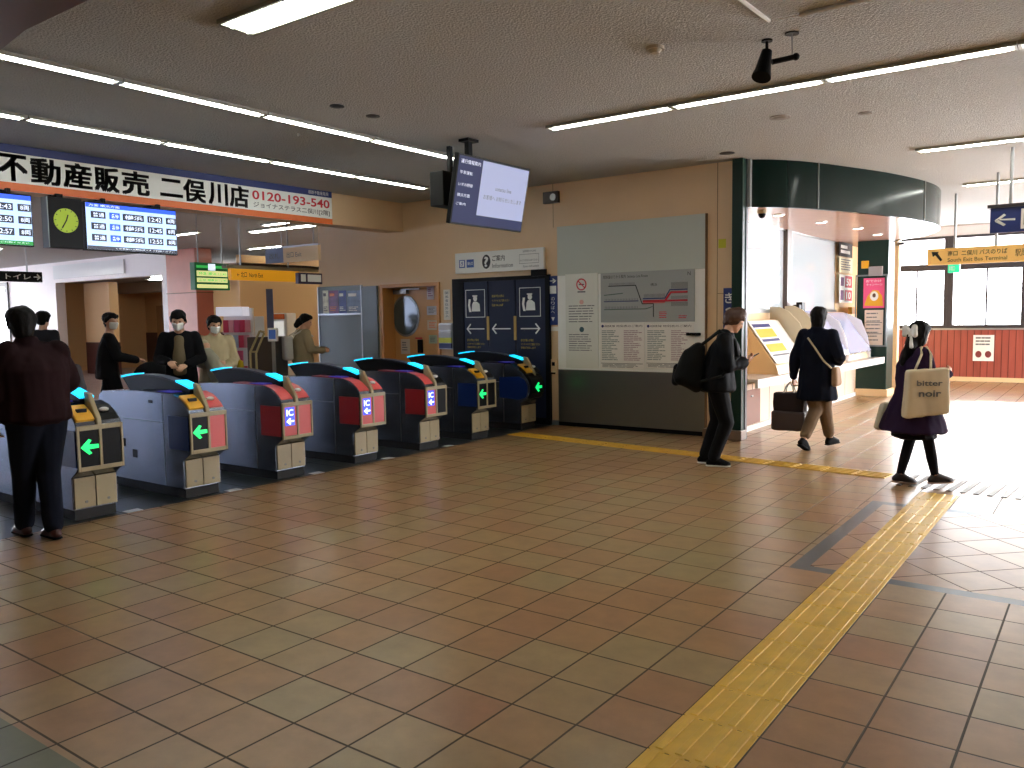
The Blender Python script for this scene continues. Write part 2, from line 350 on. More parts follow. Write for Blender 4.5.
    for q_ in [(-1.05, -1.01, -.003, 0, .42, .5), (-.88, -.80, -.003, 0, .32, .40), (-.55, -.48, -.003, 0, .88, .91)] if stickers else []: link('sticker', B(*q_), M['ink'], g)
    return g
gate(3.31, 'steel ticket gate with green arrow, nearest, beside the man in maroon', 'blueside', 'arrow', 'yellow', 'black', 'black')
gate(4.34, 'steel ticket gate with green arrow beside a coral red front panel', 'blueside', 'arrow', 'yellow', 'red', 'red', stickers=True)
gate(5.39, 'red-fronted ticket gate with blue screen, closest of the three red ones', 'redside', 'ic', 'red', 'red', 'red')
gate(6.48, 'red-fronted ticket gate, middle one of the three with blue screens', 'redside', 'ic', 'red', 'red', 'red')
gate(7.58, 'ticket gate with blue screen whose other front panel is black', 'redside', 'ic', 'red', 'black', 'black')
gate(8.62, 'steel ticket gate with yellow slot, second from the map wall', 'blueside', 'arrow', 'yellow', 'black', 'black')
gate(9.78, 'rounded steel ticket gate with green arrow against the cream wall', 'blueside', 'arrow', 'yellow', 'black', 'black', last=True)
bm = bmesh.new()
for yy in (3.31, 4.34, 5.39, 6.48, 7.58): box(bm, -7.0, -6.9, yy+.42, yy+.56, .0005, .003)
st('floor_marking', bm, mat('white_marking', (215, 220, 225), .5))

# ------------------------------------------------------------------ BANNER, SCREENS, CLOCK
BXP = -9.97
def YB(px, py=200, X=BXP): return PX(px, py, X).y
def ZB(px, py, X=BXP): return PX(px, py, X).z
by1 = YB(330.4, 200); zb0, zb1 = ZB(330.4, 224.5), ZB(330.4, 192.7); zb0 = (zb0+ZB(0, 190))/2; zb1 = (zb1+ZB(0, 141))/2
g = thing('advertising_banner', 'long white banner with blue and orange edges and black Japanese characters', 'banner', (BXP, by1, 0), PI/2)
L0 = -5.6
link('panel', B(L0, 0, -.03, .0, zb0, zb1), M['signwhite'], g)
hh = zb1-zb0
link('blue_stripe', rects([(L0, 0, zb1-hh*.2, zb1)], -.03, .003), M['signblue'], g)
link('orange_stripe', rects([(L0, 0, zb0, zb0+hh*.17)], -.03, .003), M['signorange'], g)
def bs(px): return YB(px, 200)-by1
zc0, zc1 = zb0+hh*.215, zb0+hh*.76
its = []
for ch, a, b in [('不', 0, 27), ('動', 32, 60), ('産', 64, 91), ('販', 95, 118), ('売', 122, 148), ('二', 160, 181), ('俣', 183, 204), ('川', 208, 226), ('店', 229, 247)]:
    e = .12*(zc1-zc0) if ch == '二' else 0
    its.append((ch, bs(a), bs(b), zc0+e, zc1-e, .016))
its = [(c_, a+dx, b+dx, z0_+dz, z1_+dz, 0) for c_, a, b, z0_, z1_, _o in its for dx, dz in ((-.012, -.008), (.012, -.008), (-.012, .008), (.012, .008), (0, 0))]
link('lettering', text_bm(its, -.03), M['ink'], g)
link('phone_number', text_bm([('0120-193-540', bs(251), bs(328), zb0+hh*.47, zb0+hh*.72, .02)], -.03), M['signred'], g)
link('shop_line', text_bm([('ジョイナステラス二俣川[2階]', bs(252), bs(328), zb0+hh*.24, zb0+hh*.41, .006)], -.03), M['ink'], g)
link('logo', text_bm([('相鉄不動産販売', bs(307), bs(327), zb0+hh*.84, zb0+hh*.95)], -.034), M['signwhite'], g)

scr_bg = mat('screen_pale', (178, 205, 240), .3, emit=.95); scr_blue = mat('screen_blue', (30, 84, 225), .3, emit=.9); scr_dk = mat('screen_dark', (22, 32, 58), .3, emit=.3)
scr_green = mat('screen_green', (20, 150, 60), .3, emit=.6); scr_txt = mat('screen_white', (220, 232, 250), .3, emit=1.0)
def departures(y0, y1, z0, z1, label, rows, foot):
    SX = -9.85
    g = thing('departure_screen', label, 'screen', (SX, y0, z0), PI/2, 'departure boards under the banner'); w, h = y1-y0, z1-z0
    link('housing', B(0, w, -.0, .09, 0, h, bev=.005), M['black'], g)
    link('display', B(.015, w-.015, -.006, 0, .015, h-.015), scr_bg, g)
    link('header_bar', rects([(.015, w-.015, h*.885, h-.015)], -.006, .002), scr_blue, g)
    link('header_text', text_bm([('方面 横浜方面', .05, w*.36, h*.905, h*.955)], -.009), scr_txt, g)
    link('footer_bar', rects([(.015, w-.015, .015, h*.1)], -.006, .002), foot, g)
    link('footer_text', text_bm([('この電車は当駅始発です ご利用ください', w*.3, w*.95, .03, h*.08)], -.009), scr_txt, g)
    cells, t1, t2 = [], [], []
    for i, (tm) in enumerate(rows):
        zt = h*(.81-.235*i); zz = zt-h*.14
        for k, (a, b, s) in enumerate([(.06, .21, '普通'), (.25, .36, '各停'), (.39, .62, '横浜'), (.66, .83, tm), (.87, .985, '8両')]):
            (cells if k != 1 else t2).append((w*a, w*b, zz, zt)); t1.append((s, w*(a+.02), w*(b-.015), zz+h*.025, zt-h*.025, .01))
    link('row_cells', rects(cells, -.006, .002), scr_dk, g); link('type_cells', rects(t2, -.006, .002), scr_blue, g)
    link('row_text', text_bm(t1, -.009), scr_txt, g)
    link('hanger', boxes([(w*.2, w*.2+.04, .03, .40, h-.03, 3.157-z0), (w*.8, w*.8+.04, .03, .40, h-.03, 3.157-z0)]), M['black'], g)
a, b = PX(88, 201, -9.85), PX(180, 211, -9.85); lo = PX(174, 255, -9.85)
zt = (a.z+b.z)/2; zl = lo.z
departures(PX(85, 225, -9.85).y, PX(177, 232, -9.85).y, zl, zt, 'bright departure board right of the clock, showing 12:42 12:45 12:55', ('12:42', '12:45', '12:55'), scr_dk)
departures(PX(33, 222, -9.85).y-1.2, PX(33, 222, -9.85).y, zl, zt, 'bright departure board left of the clock, cut by the picture edge', ('12:43', '12:50', '12:57'), scr_green)
c0 = PX(46, 225, -9.85).y; c1 = PX(80, 227, -9.85).y
g = thing('clock_box', 'black hanging clock box with a yellow-green round dial', 'clock', (-9.78, c0, zl), PI/2)
w, h = c1-c0, zt-zl
link('case', B(0, w, 0, .14, 0, h, bev=.006), M['black'], g)
link('side_plate', B(-.012, 0, .0, .14, 0, h), M['greypanel'], g)
rr = w*.36; cx, cz = w*.5, h*.55
link('dial', disc(bmesh.new(), (cx, cz), rr, rr, -.008, 0), mat('dial_lime', (150, 175, 30), .5, emit=.25), g)
bm = bmesh.new()
for i in range(12):
    a = 2*PI*i/12; cyl(bm, (cx+rr*.82*math.cos(a), -.0095, cz+rr*.82*math.sin(a)), (cx+rr*.94*math.cos(a), -.0095, cz+rr*.94*math.sin(a)), .004, n=6)
link('hour_mark', bm, M['ink'], g)
bm = bmesh.new()
for ang, l in ((PI/2-2*PI*(12.6/12), .5), (PI/2-2*PI*(35/60), .75)): cyl(bm, (cx, -.012, cz), (cx+rr*l*math.cos(ang), -.012, cz+rr*l*math.sin(ang)), .007, n=6)
link('hands', bm, M['ink'], g)
link('hanger', B(w*.4, w*.6, .12, .40, h-.03, 3.157-zl), M['black'], g)

# ------------------------------------------------------------------ HANGING TELEVISION
TX = -5.85
g = thing('hanging_monitor', 'large hanging monitor with dark blue sidebar and pale notice', 'monitor', (TX, PX(449, 190, TX).y, 2.68), PI/2)
w = 1.33; h = .75
def tilt(o, a=.2): o.rotation_euler = (a, 0, 0); return o
body = tilt(link('housing', B(0, w, 0, .06, 0, h, bev=.006), M['black'], g))
sc1 = mat('monitor_pale', (150, 158, 190), .5, emit=.5, spec=.1); sc2 = mat('monitor_slate', (44, 50, 84), .5, emit=.35, spec=.1); sct = mat('monitor_text', (190, 196, 220), .3, emit=.6); sci = mat('monitor_ink', (60, 66, 90), .3, emit=.2)
link('display', B(.02, w-.02, -.004, 0, .02, h-.02), sc2, body)
link('notice_area', rects([(w*.32, w-.025, h*.17, h-.025)], -.004, .002), sc1, body)
link('notice_text', text_bm([('お客様へ お知らせいたします', w*.38, w*.93, h*.42, h*.49)], -.006), sci, body)
link('headline', text_bm([('sotetsu line', w*.53, w*.76, h*.57, h*.63)], -.006), sci, body)
link('sidebar_text', text_bm([('運行情報案内', .05, w*.29, h*.87, h*.93), ('平常運転', .05, w*.2, h*.72, h*.77), ('いずみ野線', .05, w*.22, h*.55, h*.6), ('横浜方面', .05, w*.2, h*.4, h*.45), ('ご案内', .05, w*.16, h*.28, h*.32)], -.006), sct, body)
bm = bmesh.new(); box(bm, w*.3, w*.35, .04, .10, h-.3, CEIL-2.68); box(bm, w*.26, w*.40, .0, .14, CEIL-2.68-.03, CEIL-2.68); box(bm, w*.2, w*.5, .06, .14, .2, .55)
link('ceiling_bracket', bm, M['black'], g)
g = thing('speaker_box', 'black box hanging behind the large monitor', 'display box', (-6.2, PX(443, 185, -6.2).y, PX(443, 205, -6.2).z), PI/2)
hb = PX(443, 170, -6.2).z - g.location.z
link('case', B(0, .35, 0, .2, 0, hb, bev=.01), M['black_m'], g)
link('stem', B(.25, .3, .1, .15, hb, CEIL-g.location.z), M['black'], g)

# ------------------------------------------------------------------ THINGS ON THE BACK WALL
def wx(px, py=320): return PY(px, py, WY).x
def wz(px, py): return PY(px, py, WY).z
def wall_thing(name, label, cat, px0, px1, py0, py1, t=.02, m=None, part='panel', group=None, Y=WY):
    x0, x1 = PY(px0, (py0+py1)/2, Y).x, PY(px1, (py0+py1)/2, Y).x; zt, zl = PY((px0+px1)/2, py0, Y).z, PY((px0+px1)/2, py1, Y).z
    g = thing(name, label, cat, (x0, Y, zl), group=group)
    link(part, B(0, x1-x0, -t, 0, 0, zt-zl, bev=min(.003, t/4)), m or M['signwhite'], g)
    return g, x1-x0, zt-zl
# panel with map
XL, XR = wx(559, 320), wx(706, 320)
g = thing('wall_panelling', 'big grey wall panel, pale above and brushed steel below', 'wall panel', (XL, WY, 0))
W = XR-XL
link('upper_panel', B(0, W, -.035, 0, 2.27, 3.0, bev=.003), mat('panel_grey_green', (186, 194, 184), .4), g)
link('lower_panel', B(0, W, -.035, 0, .06, .86, bev=.003), M['steel_dk'], g)
link('middle_panel', B(0, W, -.03, 0, .86, 2.27), M['signwhite'], g)
link('skirting', B(0, W, -.03, 0, 0, .06), M['black'], g)
link('edge_strip', boxes([(W, W+.02, -.04, 0, 0, 3.0)]), seam, g)
Yp = WY-.031
g, w, h = wall_thing('route_map', 'grey railway route map with blue, green and red lines', 'map', 601, 695, 271, 322, .012, mat('map_grey', (160, 166, 164), .4), Y=Yp)
link('title', text_bm([('相鉄線のりかえ案内  Sotetsu Line Route', w*.03, w*.52, h*.88, h*.95)], -.012), M['ink'], g)
def pl(pts, th): 
    bm = bmesh.new()
    for (a, b), (c, d) in zip(pts, pts[1:]): cyl(bm, (a*w, -.013, b*h), (c*w, -.013, d*h), th, n=6)
    return bm
link('route_blue', pl([(.04, .42), (.42, .42)], .006), M['signblue'], g)
link('route_grey', pl([(.09, .73), (.39, .73), (.46, .36), (.58, .36), (.58, .1)], .006), M['ink'], g)
bm = pl([(.04, .55), (.25, .58)], .005); bm2 = pl([(.04, .26), (.5, .26), (.57, .3)], .005); me = bpy.data.meshes.new('t'); bm2.to_mesh(me); bm2.free(); bm.from_mesh(me)
link('route_green', bm, mat('route_green', (60, 96, 84), .5), g)
link('route_red', pl([(.47, .41), (.7, .41), (.76, .57), (.93, .57)], .014), M['signred'], g)
link('route_red_lower', pl([(.7, .41), (.93, .41)], .012), M['signred'], g)
link('route_pink', pl([(.47, .38), (.7, .38)], .01), mat('route_pink', (214, 110, 110), .5), g)
link('route_navy', pl([(.47, .46), (.7, .46), (.75, .62), (.93, .62)], .008), M['signblue'], g)
ticks = []
for i in range(22):
    xx = .1+i*.013; ticks.append((xx*w, xx*w+.006, h*.745, h*.79)); xx = .05+i*.017; ticks.append((xx*w, xx*w+.006, h*.435, h*.475)); ticks.append((xx*w, xx*w+.006, h*.275, h*.32))
for i in range(18):
    xx = .48+i*.0125; ticks.append((xx*w, xx*w+.007, h*.48, h*.55))
    xx = .765+i*.0095; ticks.append((xx*w, xx*w+.006, h*.64, h*.76)); ticks.append((xx*w, xx*w+.006, h*.44, h*.5)); ticks.append((xx*w, xx*w+.006, h*.3, h*.38))
link('station_names', rects(ticks, -.012), M['inkgrey'], g)
link('legend', rects(lines(w*.64, w*.72, h*.06, h*.2, 4, seed=3)+lines(w*.84, w*.94, h*.05, h*.12, 2, seed=5), -.012), M['signred'], g)
link('legend_ink', text_bm([('横浜', w*.55, w*.62, h*.7, h*.76), ('N', w*.93, w*.96, h*.88, h*.95)], -.012), M['ink'], g)
def fare_list(px0, px1, label, seed):
    g, w, h = wall_thing('fare_table', label, 'notice', px0, px1, 323, 369, .01, M['paper'], Y=Yp)
    link('heading', text_bm([('相鉄線 時刻表のご案内', w*.1, w*.95, h*.91, h*.96)], -.01), M['ink'], g)
    dd = bmesh.new(); disc(dd, (w*.06, h*.935), .02, .02, -.0115, -.01); link('emblem', dd, M['signblue'], g)
    link('left_column', rects(lines(w*.04, w*.45, h*.17, h*.84, 17, .5, seed=seed), -.01), mat('print_green', (130, 146, 138), .6), g)
    link('right_column', rects(lines(w*.54, w*.95, h*.17, h*.84, 17, .5, seed=seed+1), -.01), mat('print_pink', (176, 150, 154), .6), g)
    link('rule', rects([(w*.02, w*.96, h*.115, h*.125)], -.01), M['ink'], g)
    link('footnote', rects(lines(w*.05, w*.9, h*.02, h*.1, 3, .3, seed=seed+2), -.01), M['inkgrey'], g)
fare_list(600.5, 645, 'white timetable sheet under the left half of the route map', 11)
fare_list(645.8, 694, 'white timetable sheet under the route map, behind the backpack', 21)
g, w, h = wall_thing('smoking_notice', 'tall pale notice with red no-smoking ring left of the map', 'notice', 566, 598.5, 273.5, 368, .01, mat('notice_grey', (222, 224, 214), .5), Y=Yp)
bm = bmesh.new(); c_ = (w*.5, h*.885); n_ = 28; R1, R2 = .088, .07
for i in range(n_):
    a, b = 2*PI*i/n_, 2*PI*(i+1)/n_
    prism(bm, [(c_[0]+R1*math.cos(a), c_[1]+R1*math.sin(a)), (c_[0]+R1*math.cos(b), c_[1]+R1*math.sin(b)), (c_[0]+R2*math.cos(b), c_[1]+R2*math.sin(b)), (c_[0]+R2*math.cos(a), c_[1]+R2*math.sin(a))], 'y', -.013, -.01)
prism(bm, [(c_[0]-.055, c_[1]+.04), (c_[0]-.045, c_[1]+.052), (c_[0]+.055, c_[1]-.04), (c_[0]+.045, c_[1]-.052)], 'y', -.013, -.01)
link('no_smoking_ring', bm, M['signred'], g)
link('cigarette', rects([(c_[0]-.045, c_[0]+.045, c_[1]-.008, c_[1]+.008)], -.01), M['ink'], g)
bm = bmesh.new()
for a, b, r, m_ in ((.5, .70, .035, 0),): disc(bm, (w*a, h*b), r, r, -.0115, -.01)
link('small_ring', bm, mat('print_rose', (216, 170, 160), .6), g)
link('printed_lines', rects(lines(w*.1, w*.9, h*.47, h*.665, 7, .3, h=.35, seed=31)+lines(w*.1, w*.9, h*.17, h*.36, 8, .3, h=.35, seed=37)+[(w*.38, w*.62, h*.8, h*.815)], -.01), M['inkgrey'], g)
bm = bmesh.new(); disc(bm, (w*.5, h*.41), .04, .04, -.0115, -.01); link('round_mark', bm, mat('mark_teal', (50, 84, 90), .5), g)

# information sign
g, w, h = wall_thing('information_sign', 'white information sign with black question mark over the navy doors', 'sign', 457, 545.5, 250.5, 271.5, .05, M['signwhite'])
link('blue_square', rects([(w*.05, w*.12, h*.27, h*.66), (w*.14, w*.225, h*.27, h*.66)], -.05), mat('pictogram_blue', (40, 84, 160), .5), g)
link('wheelchair_mark', text_bm([('♿', w*.06, w*.11, h*.32, h*.62), ('筆談', w*.148, w*.218, h*.38, h*.55)], -.052), M['signwhite'], g)
bm = bmesh.new(); disc(bm, (w*.37, h*.5), w*.047, h*.34, -.0525, -.05); link('disc', bm, M['ink'], g)
link('question_mark', text_bm([('?', w*.345, w*.395, h*.25, h*.75, .03)], -.053), M['signwhite'], g)
link('lettering', text_bm([('ご案内', w*.44, w*.58, h*.5, h*.78, .01), ('Information', w*.44, w*.67, h*.18, h*.38)], -.05), M['ink'], g)
link('hours_box', text_bm([('営業時間 9:00-20:00', w*.78, w*.92, h*.82, h*.92), ('みどりの窓口はありません', w*.75, w*.95, h*.4, h*.5), ('Station staff available', w*.78, w*.95, h*.12, h*.22)], -.05), M['inkgrey'], g)
bx = [(w*.74, w*.95, h*.72, h*.735), (w*.74, w*.95, h*.3, h*.315), (w*.74, w*.742, h*.3, h*.72), (w*.948, w*.95, h*.3, h*.72)]
link('hours_frame', rects(bx, -.05), M['inkgrey'], g)
# navy intercom doors
g = thing('intercom_screen', 'black framed screen of three navy panels with white arrows', 'partition', (wx(455, 320), WY, 0))
w = wx(548.5, 320)-wx(455, 320); h = 2.30
def ix(px): return wx(px, 320)-g.location.x
link('frame', boxes([(0, ix(466), -.06, 0, 0, h), (w-.02, w+.05, -.06, 0, 0, h), (ix(466), w, -.06, 0, h-.06, h), (ix(466), w, -.05, 0, 0, .1), (w-.25, w+.02, -.1, -.06, h-.02, h+.08)]), M['black'], g)
def fig(cx, cz, bm):
    s = .9
    disc(bm, (cx, cz+.10*s), .045*s, .05*s, -.058, -.055); box(bm, cx-.06*s, cx+.05*s, -.058, -.055, cz+.135*s, cz+.16*s)
    prism(bm, [(cx-.085*s, cz-.13*s), (cx-.07*s, cz+.0), (cx-.04*s, cz+.045*s), (cx+.04*s, cz+.045*s), (cx+.10*s, cz+.0), (cx+.11*s, cz-.13*s)], 'y', -.058, -.055)
    prism(bm, [(cx-.15*s, cz+.09*s), (cx-.10*s, cz+.09*s), (cx-.12*s, cz-.02), (cx-.09*s, cz-.14*s), (cx-.14*s, cz-.14*s), (cx-.165*s, cz-.02)], 'y', -.058, -.055)
for i, (a, b, hasfig, left) in enumerate([(466.5, 490, True, True), (491, 517, False, True), (518.3, 547.5, True, False)]):
    xa, xb = ix(a), ix(b)
    pn = link('panel', B(xa, xb, -.055, -.01, .1, h-.06, bev=.003), M['navy'], g)
    cx = (xa+xb)/2-.01
    if hasfig:
        bm = bmesh.new(); fig(cx, 1.88, bm)
        R = .2
        for q in ((cx-R, cx+R, 2.105, 2.115), (cx-R, cx+R, 1.665, 1.675), (cx-R, cx-R+.01, 1.665, 2.115), (cx+R-.01, cx+R, 1.665, 2.115)): box(bm, q[0], q[1], -.058, -.055, q[2], q[3])
        link('operator_pictogram', bm, M['signwhite'], pn)
        link('small_text', text_bm([('窓口が無人の場合', cx-.18, cx+.06, 1.28, 1.32), ('インターホンでご連絡ください', cx-.18, cx+.18, 1.22, 1.255), ('係員が対応します', cx-.18, cx+.1, 1.165, 1.2)], -.0555), M['yell_ink'], pn)
    else:
        link('small_text', text_bm([('係員不在の際は', cx-.18, cx+.06, 1.98, 2.02), ('インターホンをご利用ください', cx-.18, cx+.16, 1.91, 1.945), ('Call the staff', cx-.18, cx+.04, 1.84, 1.875)], -.0555), M['yell_ink'], pn)
    s = -1 if left else 1; zc = 1.48; bm = bmesh.new()
    box(bm, cx-.18, cx+.18, -.058, -.055, zc-.009, zc+.009)
    for k in (-1, 1): prism(bm, [(cx+s*.19, zc), (cx+s*.11, zc+k*.085), (cx+s*.09, zc+k*.07), (cx+s*.16, zc)], 'y', -.0585, -.0552)
    link('arrow', bm, M['signwhite'], pn)
    if i < 2: link('hinge', B(xb-.02, xb+.03, -.062, -.055, 1.3, 1.68), M['brass'], g)
# blue vertical direction sign and paper below
g, w, h = wall_thing('direction_sign', 'narrow vertical blue sign with white arrow beside the navy panels', 'sign', 549.5, 558.5, 276, 325, .03, M['signblue'])
link('arrow', text_bm([('→', w*.12, w*.88, h*.85, h*.95, .02)], -.03), M['signwhite'], g)
link('white_square', rects([(w*.12, w*.88, h*.64, h*.8)], -.03), M['signwhite'], g)
link('lettering', text_bm([('の', w*.3, w*.7, h*.5, h*.57), ('り', w*.3, w*.7, h*.41, h*.48), ('ば', w*.3, w*.7, h*.32, h*.39), ('へ', w*.3, w*.7, h*.24, h*.29), ('▼', w*.3, w*.7, h*.08, h*.16)], -.03), M['signwhite'], g)
wall_thing('paper_notice', 'small white paper taped under the narrow blue sign', 'notice', 550, 558.3, 326.5, 331, .003, M['paper'])
g, w, h = wall_thing('wall_switch', 'small dark switch plate on the cream wall by the last gate', 'switch', 551, 557.5, 359, 374, .02, M['cream2'])
link('button', boxes([(w*.3, w*.7, -.03, -.02, h*.55, h*.8), (w*.1, w*.8, -.035, -.02, h*.0, h*.12)]), M['black'], g)
g, w, h = wall_thing('emergency_light', 'dark rectangular lamp box high on the cream wall', 'lamp box', 545, 560, 192, 203.5, .06, mat('brown_box', (52, 40, 30), .4))
bm = bmesh.new(); disc(bm, (w*.68, h*.5), h*.3, h*.3, -.07, -.06); link('lens', bm, M['alum'], g)
wall_thing('yellow_sticker', 'small yellow sticker on the cream wall beside the green post', 'sticker', 718.5, 726, 239, 248, .003, mat('sticker_yellow', (196, 196, 40), .5))
g, w, h = wall_thing('vertical_ticket_sign', 'vertical navy sign with white characters behind the phone user', 'sign', 724, 735, 288, 357, .03, M['signblue'])
link('lettering', text_bm([('き', w*.15, w*.85, h*.78, h*.93, .02), ('っ', w*.2, w*.8, h*.6, h*.72, .02), ('ぷ', w*.15, w*.85, h*.42, h*.57, .02), ('う', w*.2, w*.85, h*.24, h*.38, .02), ('り', w*.2, w*.85, h*.06, h*.2, .02)], -.03), M['signwhite'], g)
g = thing('coat_rail', 'small black handrail bracket on the steel panel near the backpack', 'bracket', (wx(689, 333), WY-.031, wz(695, 334)))
link('bar', tube(bmesh.new(), [(0, -.05, 0), (.2, -.05, 0)], .02), M['black'], g)
link('mount', boxes([(.02, .05, -.05, 0, -.015, .015), (.15, .18, -.05, 0, -.015, .015)]), M['black'], g)

# grey notice board at the left end of the wall
g, w, h = wall_thing('notice_board', 'grey steel notice board panel with a row of posters', 'notice board', 322, 364, 286, 430, .03, M['greypanel'])
x0 = g.location.x; zb = g.location.z
link('frame', boxes([(-.02, 0, -.045, 0, 0, h), (w, w+.02, -.045, 0, 0, h), (0, w, -.045, -.03, wz(340, 315)-zb, wz(340, 315)-zb+.03)]), M['alum'], g)
cols = [('poster', (215, 215, 190), 323, 328.5), ('poster', (120, 60, 110), 329, 338.5), ('poster', (40, 60, 140), 339, 346.5), ('poster', (110, 130, 160), 347, 363)]
labs = ['pale poster at the left end of the grey notice board', 'purple and orange poster on the grey notice board', 'deep blue poster on the grey notice board', 'wide blue-grey landscape poster on the grey notice board']
for i, (n_, c_, a, b) in enumerate(cols):
    g, w, h = wall_thing('poster', labs[i], 'poster', a, b, 290.5, 313.5, .003, mat('poster_%d' % i, c_, .4, var=.35, vscale=7), Y=WY-.034, part='sheet')
    link('print', rects(lines(w*.1, w*.9, h*.08, h*.3, 3, .4, seed=50+i)+[(w*.1, w*.6, h*.75, h*.88)], -.003), [M['inkgrey'], M['signorange'], M['signwhite'], M['signwhite']][i], g)
g, w, h = wall_thing('steel_side_panel', 'plain grey panel between the notice board and the door', 'panel', 365, 380, 286, 430, .04, mat('grey_panel_dark', (98, 110, 112), .35))
# door
g = thing('door_1', None, None, (-10.56, WY+.30, 0), kind='structure')
dw = 1.38
link('door_frame', boxes([(-.0, .06, -.34, .05, 0, 2.27), (dw-.06, dw, -.34, .05, 0, 2.27), (.06, dw-.06, -.34, .05, 2.21, 2.27)]), mat('door_frame_oak', (196, 138, 76), .4), g)
lf = link('door_leaf', B(.06, dw-.06, -.04, .02, 0, 2.21), mat('door_oak', (206, 158, 98), .45, var=.05, stretch=(1, 1, .1)), g)
# oval window in the leaf
oc = PY(406, 316, WY+.26); ocx = oc.x+10.56; ocz = oc.z
bm = bmesh.new(); disc(bm, (ocx, ocz), .33, .37, -.055, -.04, 40); link('oval_rim', bm, M['steel_dk'], lf)
bm = bmesh.new(); disc(bm, (ocx, ocz), .295, .335, -.062, -.055, 40); link('oval_glass', bm, mat('oval_glass', (70, 84, 84), .12, spec=.9), lf)
link('door_closer', boxes([(.1, .42, -.12, -.04, 2.10, 2.17), (.3, .75, -.14, -.11, 2.17, 2.19)], bev=.004), M['steel_dk'], lf)
# papers on door frame side
for i, (a, b, c, d, cc, lb) in enumerate([(427, 434, 286, 299.5, (220, 218, 226), 'white and violet sheet at the top of the door side'), (427, 438, 306, 315, (206, 210, 216), 'white leaflet on the door side under the violet sheet'), (427.5, 438.5, 320, 330, (214, 200, 170), 'leaflet with yellow edges on the door side'), (429, 438, 335, 343.5, (170, 190, 160), 'greenish sheet low on the door side'), (401, 410, 339, 354, (208, 200, 186), 'paper with printed circle under the oval window')]):
    g, w, h = wall_thing('paper_notice', lb, 'notice', a, b, c, d, .003, mat('paper_t%d' % i, cc, .6), Y=WY+.258 if i != 9 else WY, part='sheet')
    link('print', rects(lines(w*.15, w*.85, h*.15, h*.8, 4, .4, seed=70+i), -.003), [MATS['poster_1'], M['inkgrey'], M['signorange'], M['inkgrey'], M['inkgrey']][i], g)
g = thing('extinguisher_sign', 'small black and red device on the door', 'device', (PY(419, 350, WY+.25).x, WY+.255, PY(419, 353, WY+.25).z))
link('case', B(0, .1, -.05, 0, 0, .24, bev=.01), M['black'], g); link('label_strip', B(-.08, .08, -.01, 0, .25, .275), M['signred'], g)
g, w, h = wall_thing('vertical_notice', 'slim white vertical notice between the door and navy screen', 'notice', 444, 450.5, 289.5, 320, .01, M['paper'])
link('lettering', text_bm([(ch, w*.25, w*.75, h*(.84-.125*i), h*(.93-.125*i)) for i, ch in enumerate('関係者以外立入')], -.01), mat('teal_ink', (50, 90, 110), .5), g)
g, w, h = wall_thing('leaflet_rack', 'wall leaflet rack with white, yellow and navy leaflets', 'leaflet rack', 441, 454.5, 323, 349, .05, M['alum'], part='rack')
for i, (cc, z0_, z1_) in enumerate([((215, 218, 228), .7, .95), ((190, 194, 200), .46, .66), ((205, 205, 60), .24, .44), ((30, 46, 96), .03, .22)]):
    link('leaflet', boxes([(w*.05, w*.95, -.075, -.05, h*z0_, h*z1_)]), mat('leaflet_%d' % i, cc, .5), g)

# ------------------------------------------------------------------ CEILING THINGS
def lamp_row(name, segs, label_fn, group, horiz='y', wd=.1, off=0):
    for i, (x, y, L) in enumerate(segs):
        g = thing('ceiling_light', label_fn(i, len(segs)), 'ceiling light', (x, y, CEIL if name != 'i' else 3.1), 0 if horiz == 'x' else PI/2, group)
        bm = boxes([(0, L, -wd/2-.02, -wd/2, -.03, 0), (0, L, wd/2, wd/2+.02, -.03, 0), (0, .02, -wd/2, wd/2, -.03, 0), (L-.02, L, -wd/2, wd/2, -.03, 0)])
        link('housing', bm, M['housing'], g)
        bm = bmesh.new()
        ys = [0] if wd < .15 else [-wd/4, wd/4]
        for yy in ys: cyl(bm, (.05, yy, -.026), (L-.05, yy, -.026), .019 if wd < .15 else .02, n=10)
        link('tube', bm, M['tube'], g, smooth=True)
        link('reflector', B(.02, L-.02, -wd/2, wd/2, -.006, -.001), mat('reflector_glow', (238, 240, 228), .5, emit=6), g)  # plate glows itself, adding light to the thin tubes
r1 = [(-6.68, 8.02-1.43*(k+1), 1.42) for k in range(7)]
lamp_row('a', r1, lambda i, n: ['tube light at the monitor end of the near ceiling row, left side', 'second tube light from the monitor in the near left ceiling row', 'third tube light from the monitor in the near left ceiling row', 'near left row tube light running to the left picture edge'][min(i, 3)] if i < 4 else 'near left row tube light beyond the view', 'near left row of tube lights')
r2 = [(-8.52, 9.52-1.43*(k+1), 1.42) for k in range(7)]
lamp_row('b', r2, lambda i, n: ['tube light ending just left of the hanging box, row above the banner', 'second tube light from the wall end of the row above the banner', 'third tube light from the wall end of the row above the banner', 'fourth tube light from the wall end of the row above the banner', 'tube light above the banner touching the left picture edge'][min(i, 4)], 'row of tube lights above the banner')
r3 = [(-4.88+1.41*k, 7.41, 1.40) for k in range(5)]
lamp_row('c', r3, lambda i, n: ['tube light at the left tip of the right ceiling row', 'second tube light along the right ceiling row', 'tube light of the right ceiling row above the women walking', 'tube light of the right ceiling row at the picture edge', 'tube light past the edge of the right ceiling row'][i], 'right row of tube lights', 'x', wd=.11)
lamp_row('d', [(-4.88, 3.56, 1.4), (-3.44, 3.56, 1.4)], lambda i, n: ['broad twin-tube light at the top centre of the ceiling', 'broad twin-tube light out of view'][i], 'broad twin-tube lights', 'x', wd=.25)
lamp_row('e', [(-2.05, 11.35, 1.4), (-.63, 11.35, 1.4)], lambda i, n: ['tube light above the blue hanging sign', 'tube light beyond the blue hanging sign'][i], 'tube lights by the blue sign', 'x', wd=.11)
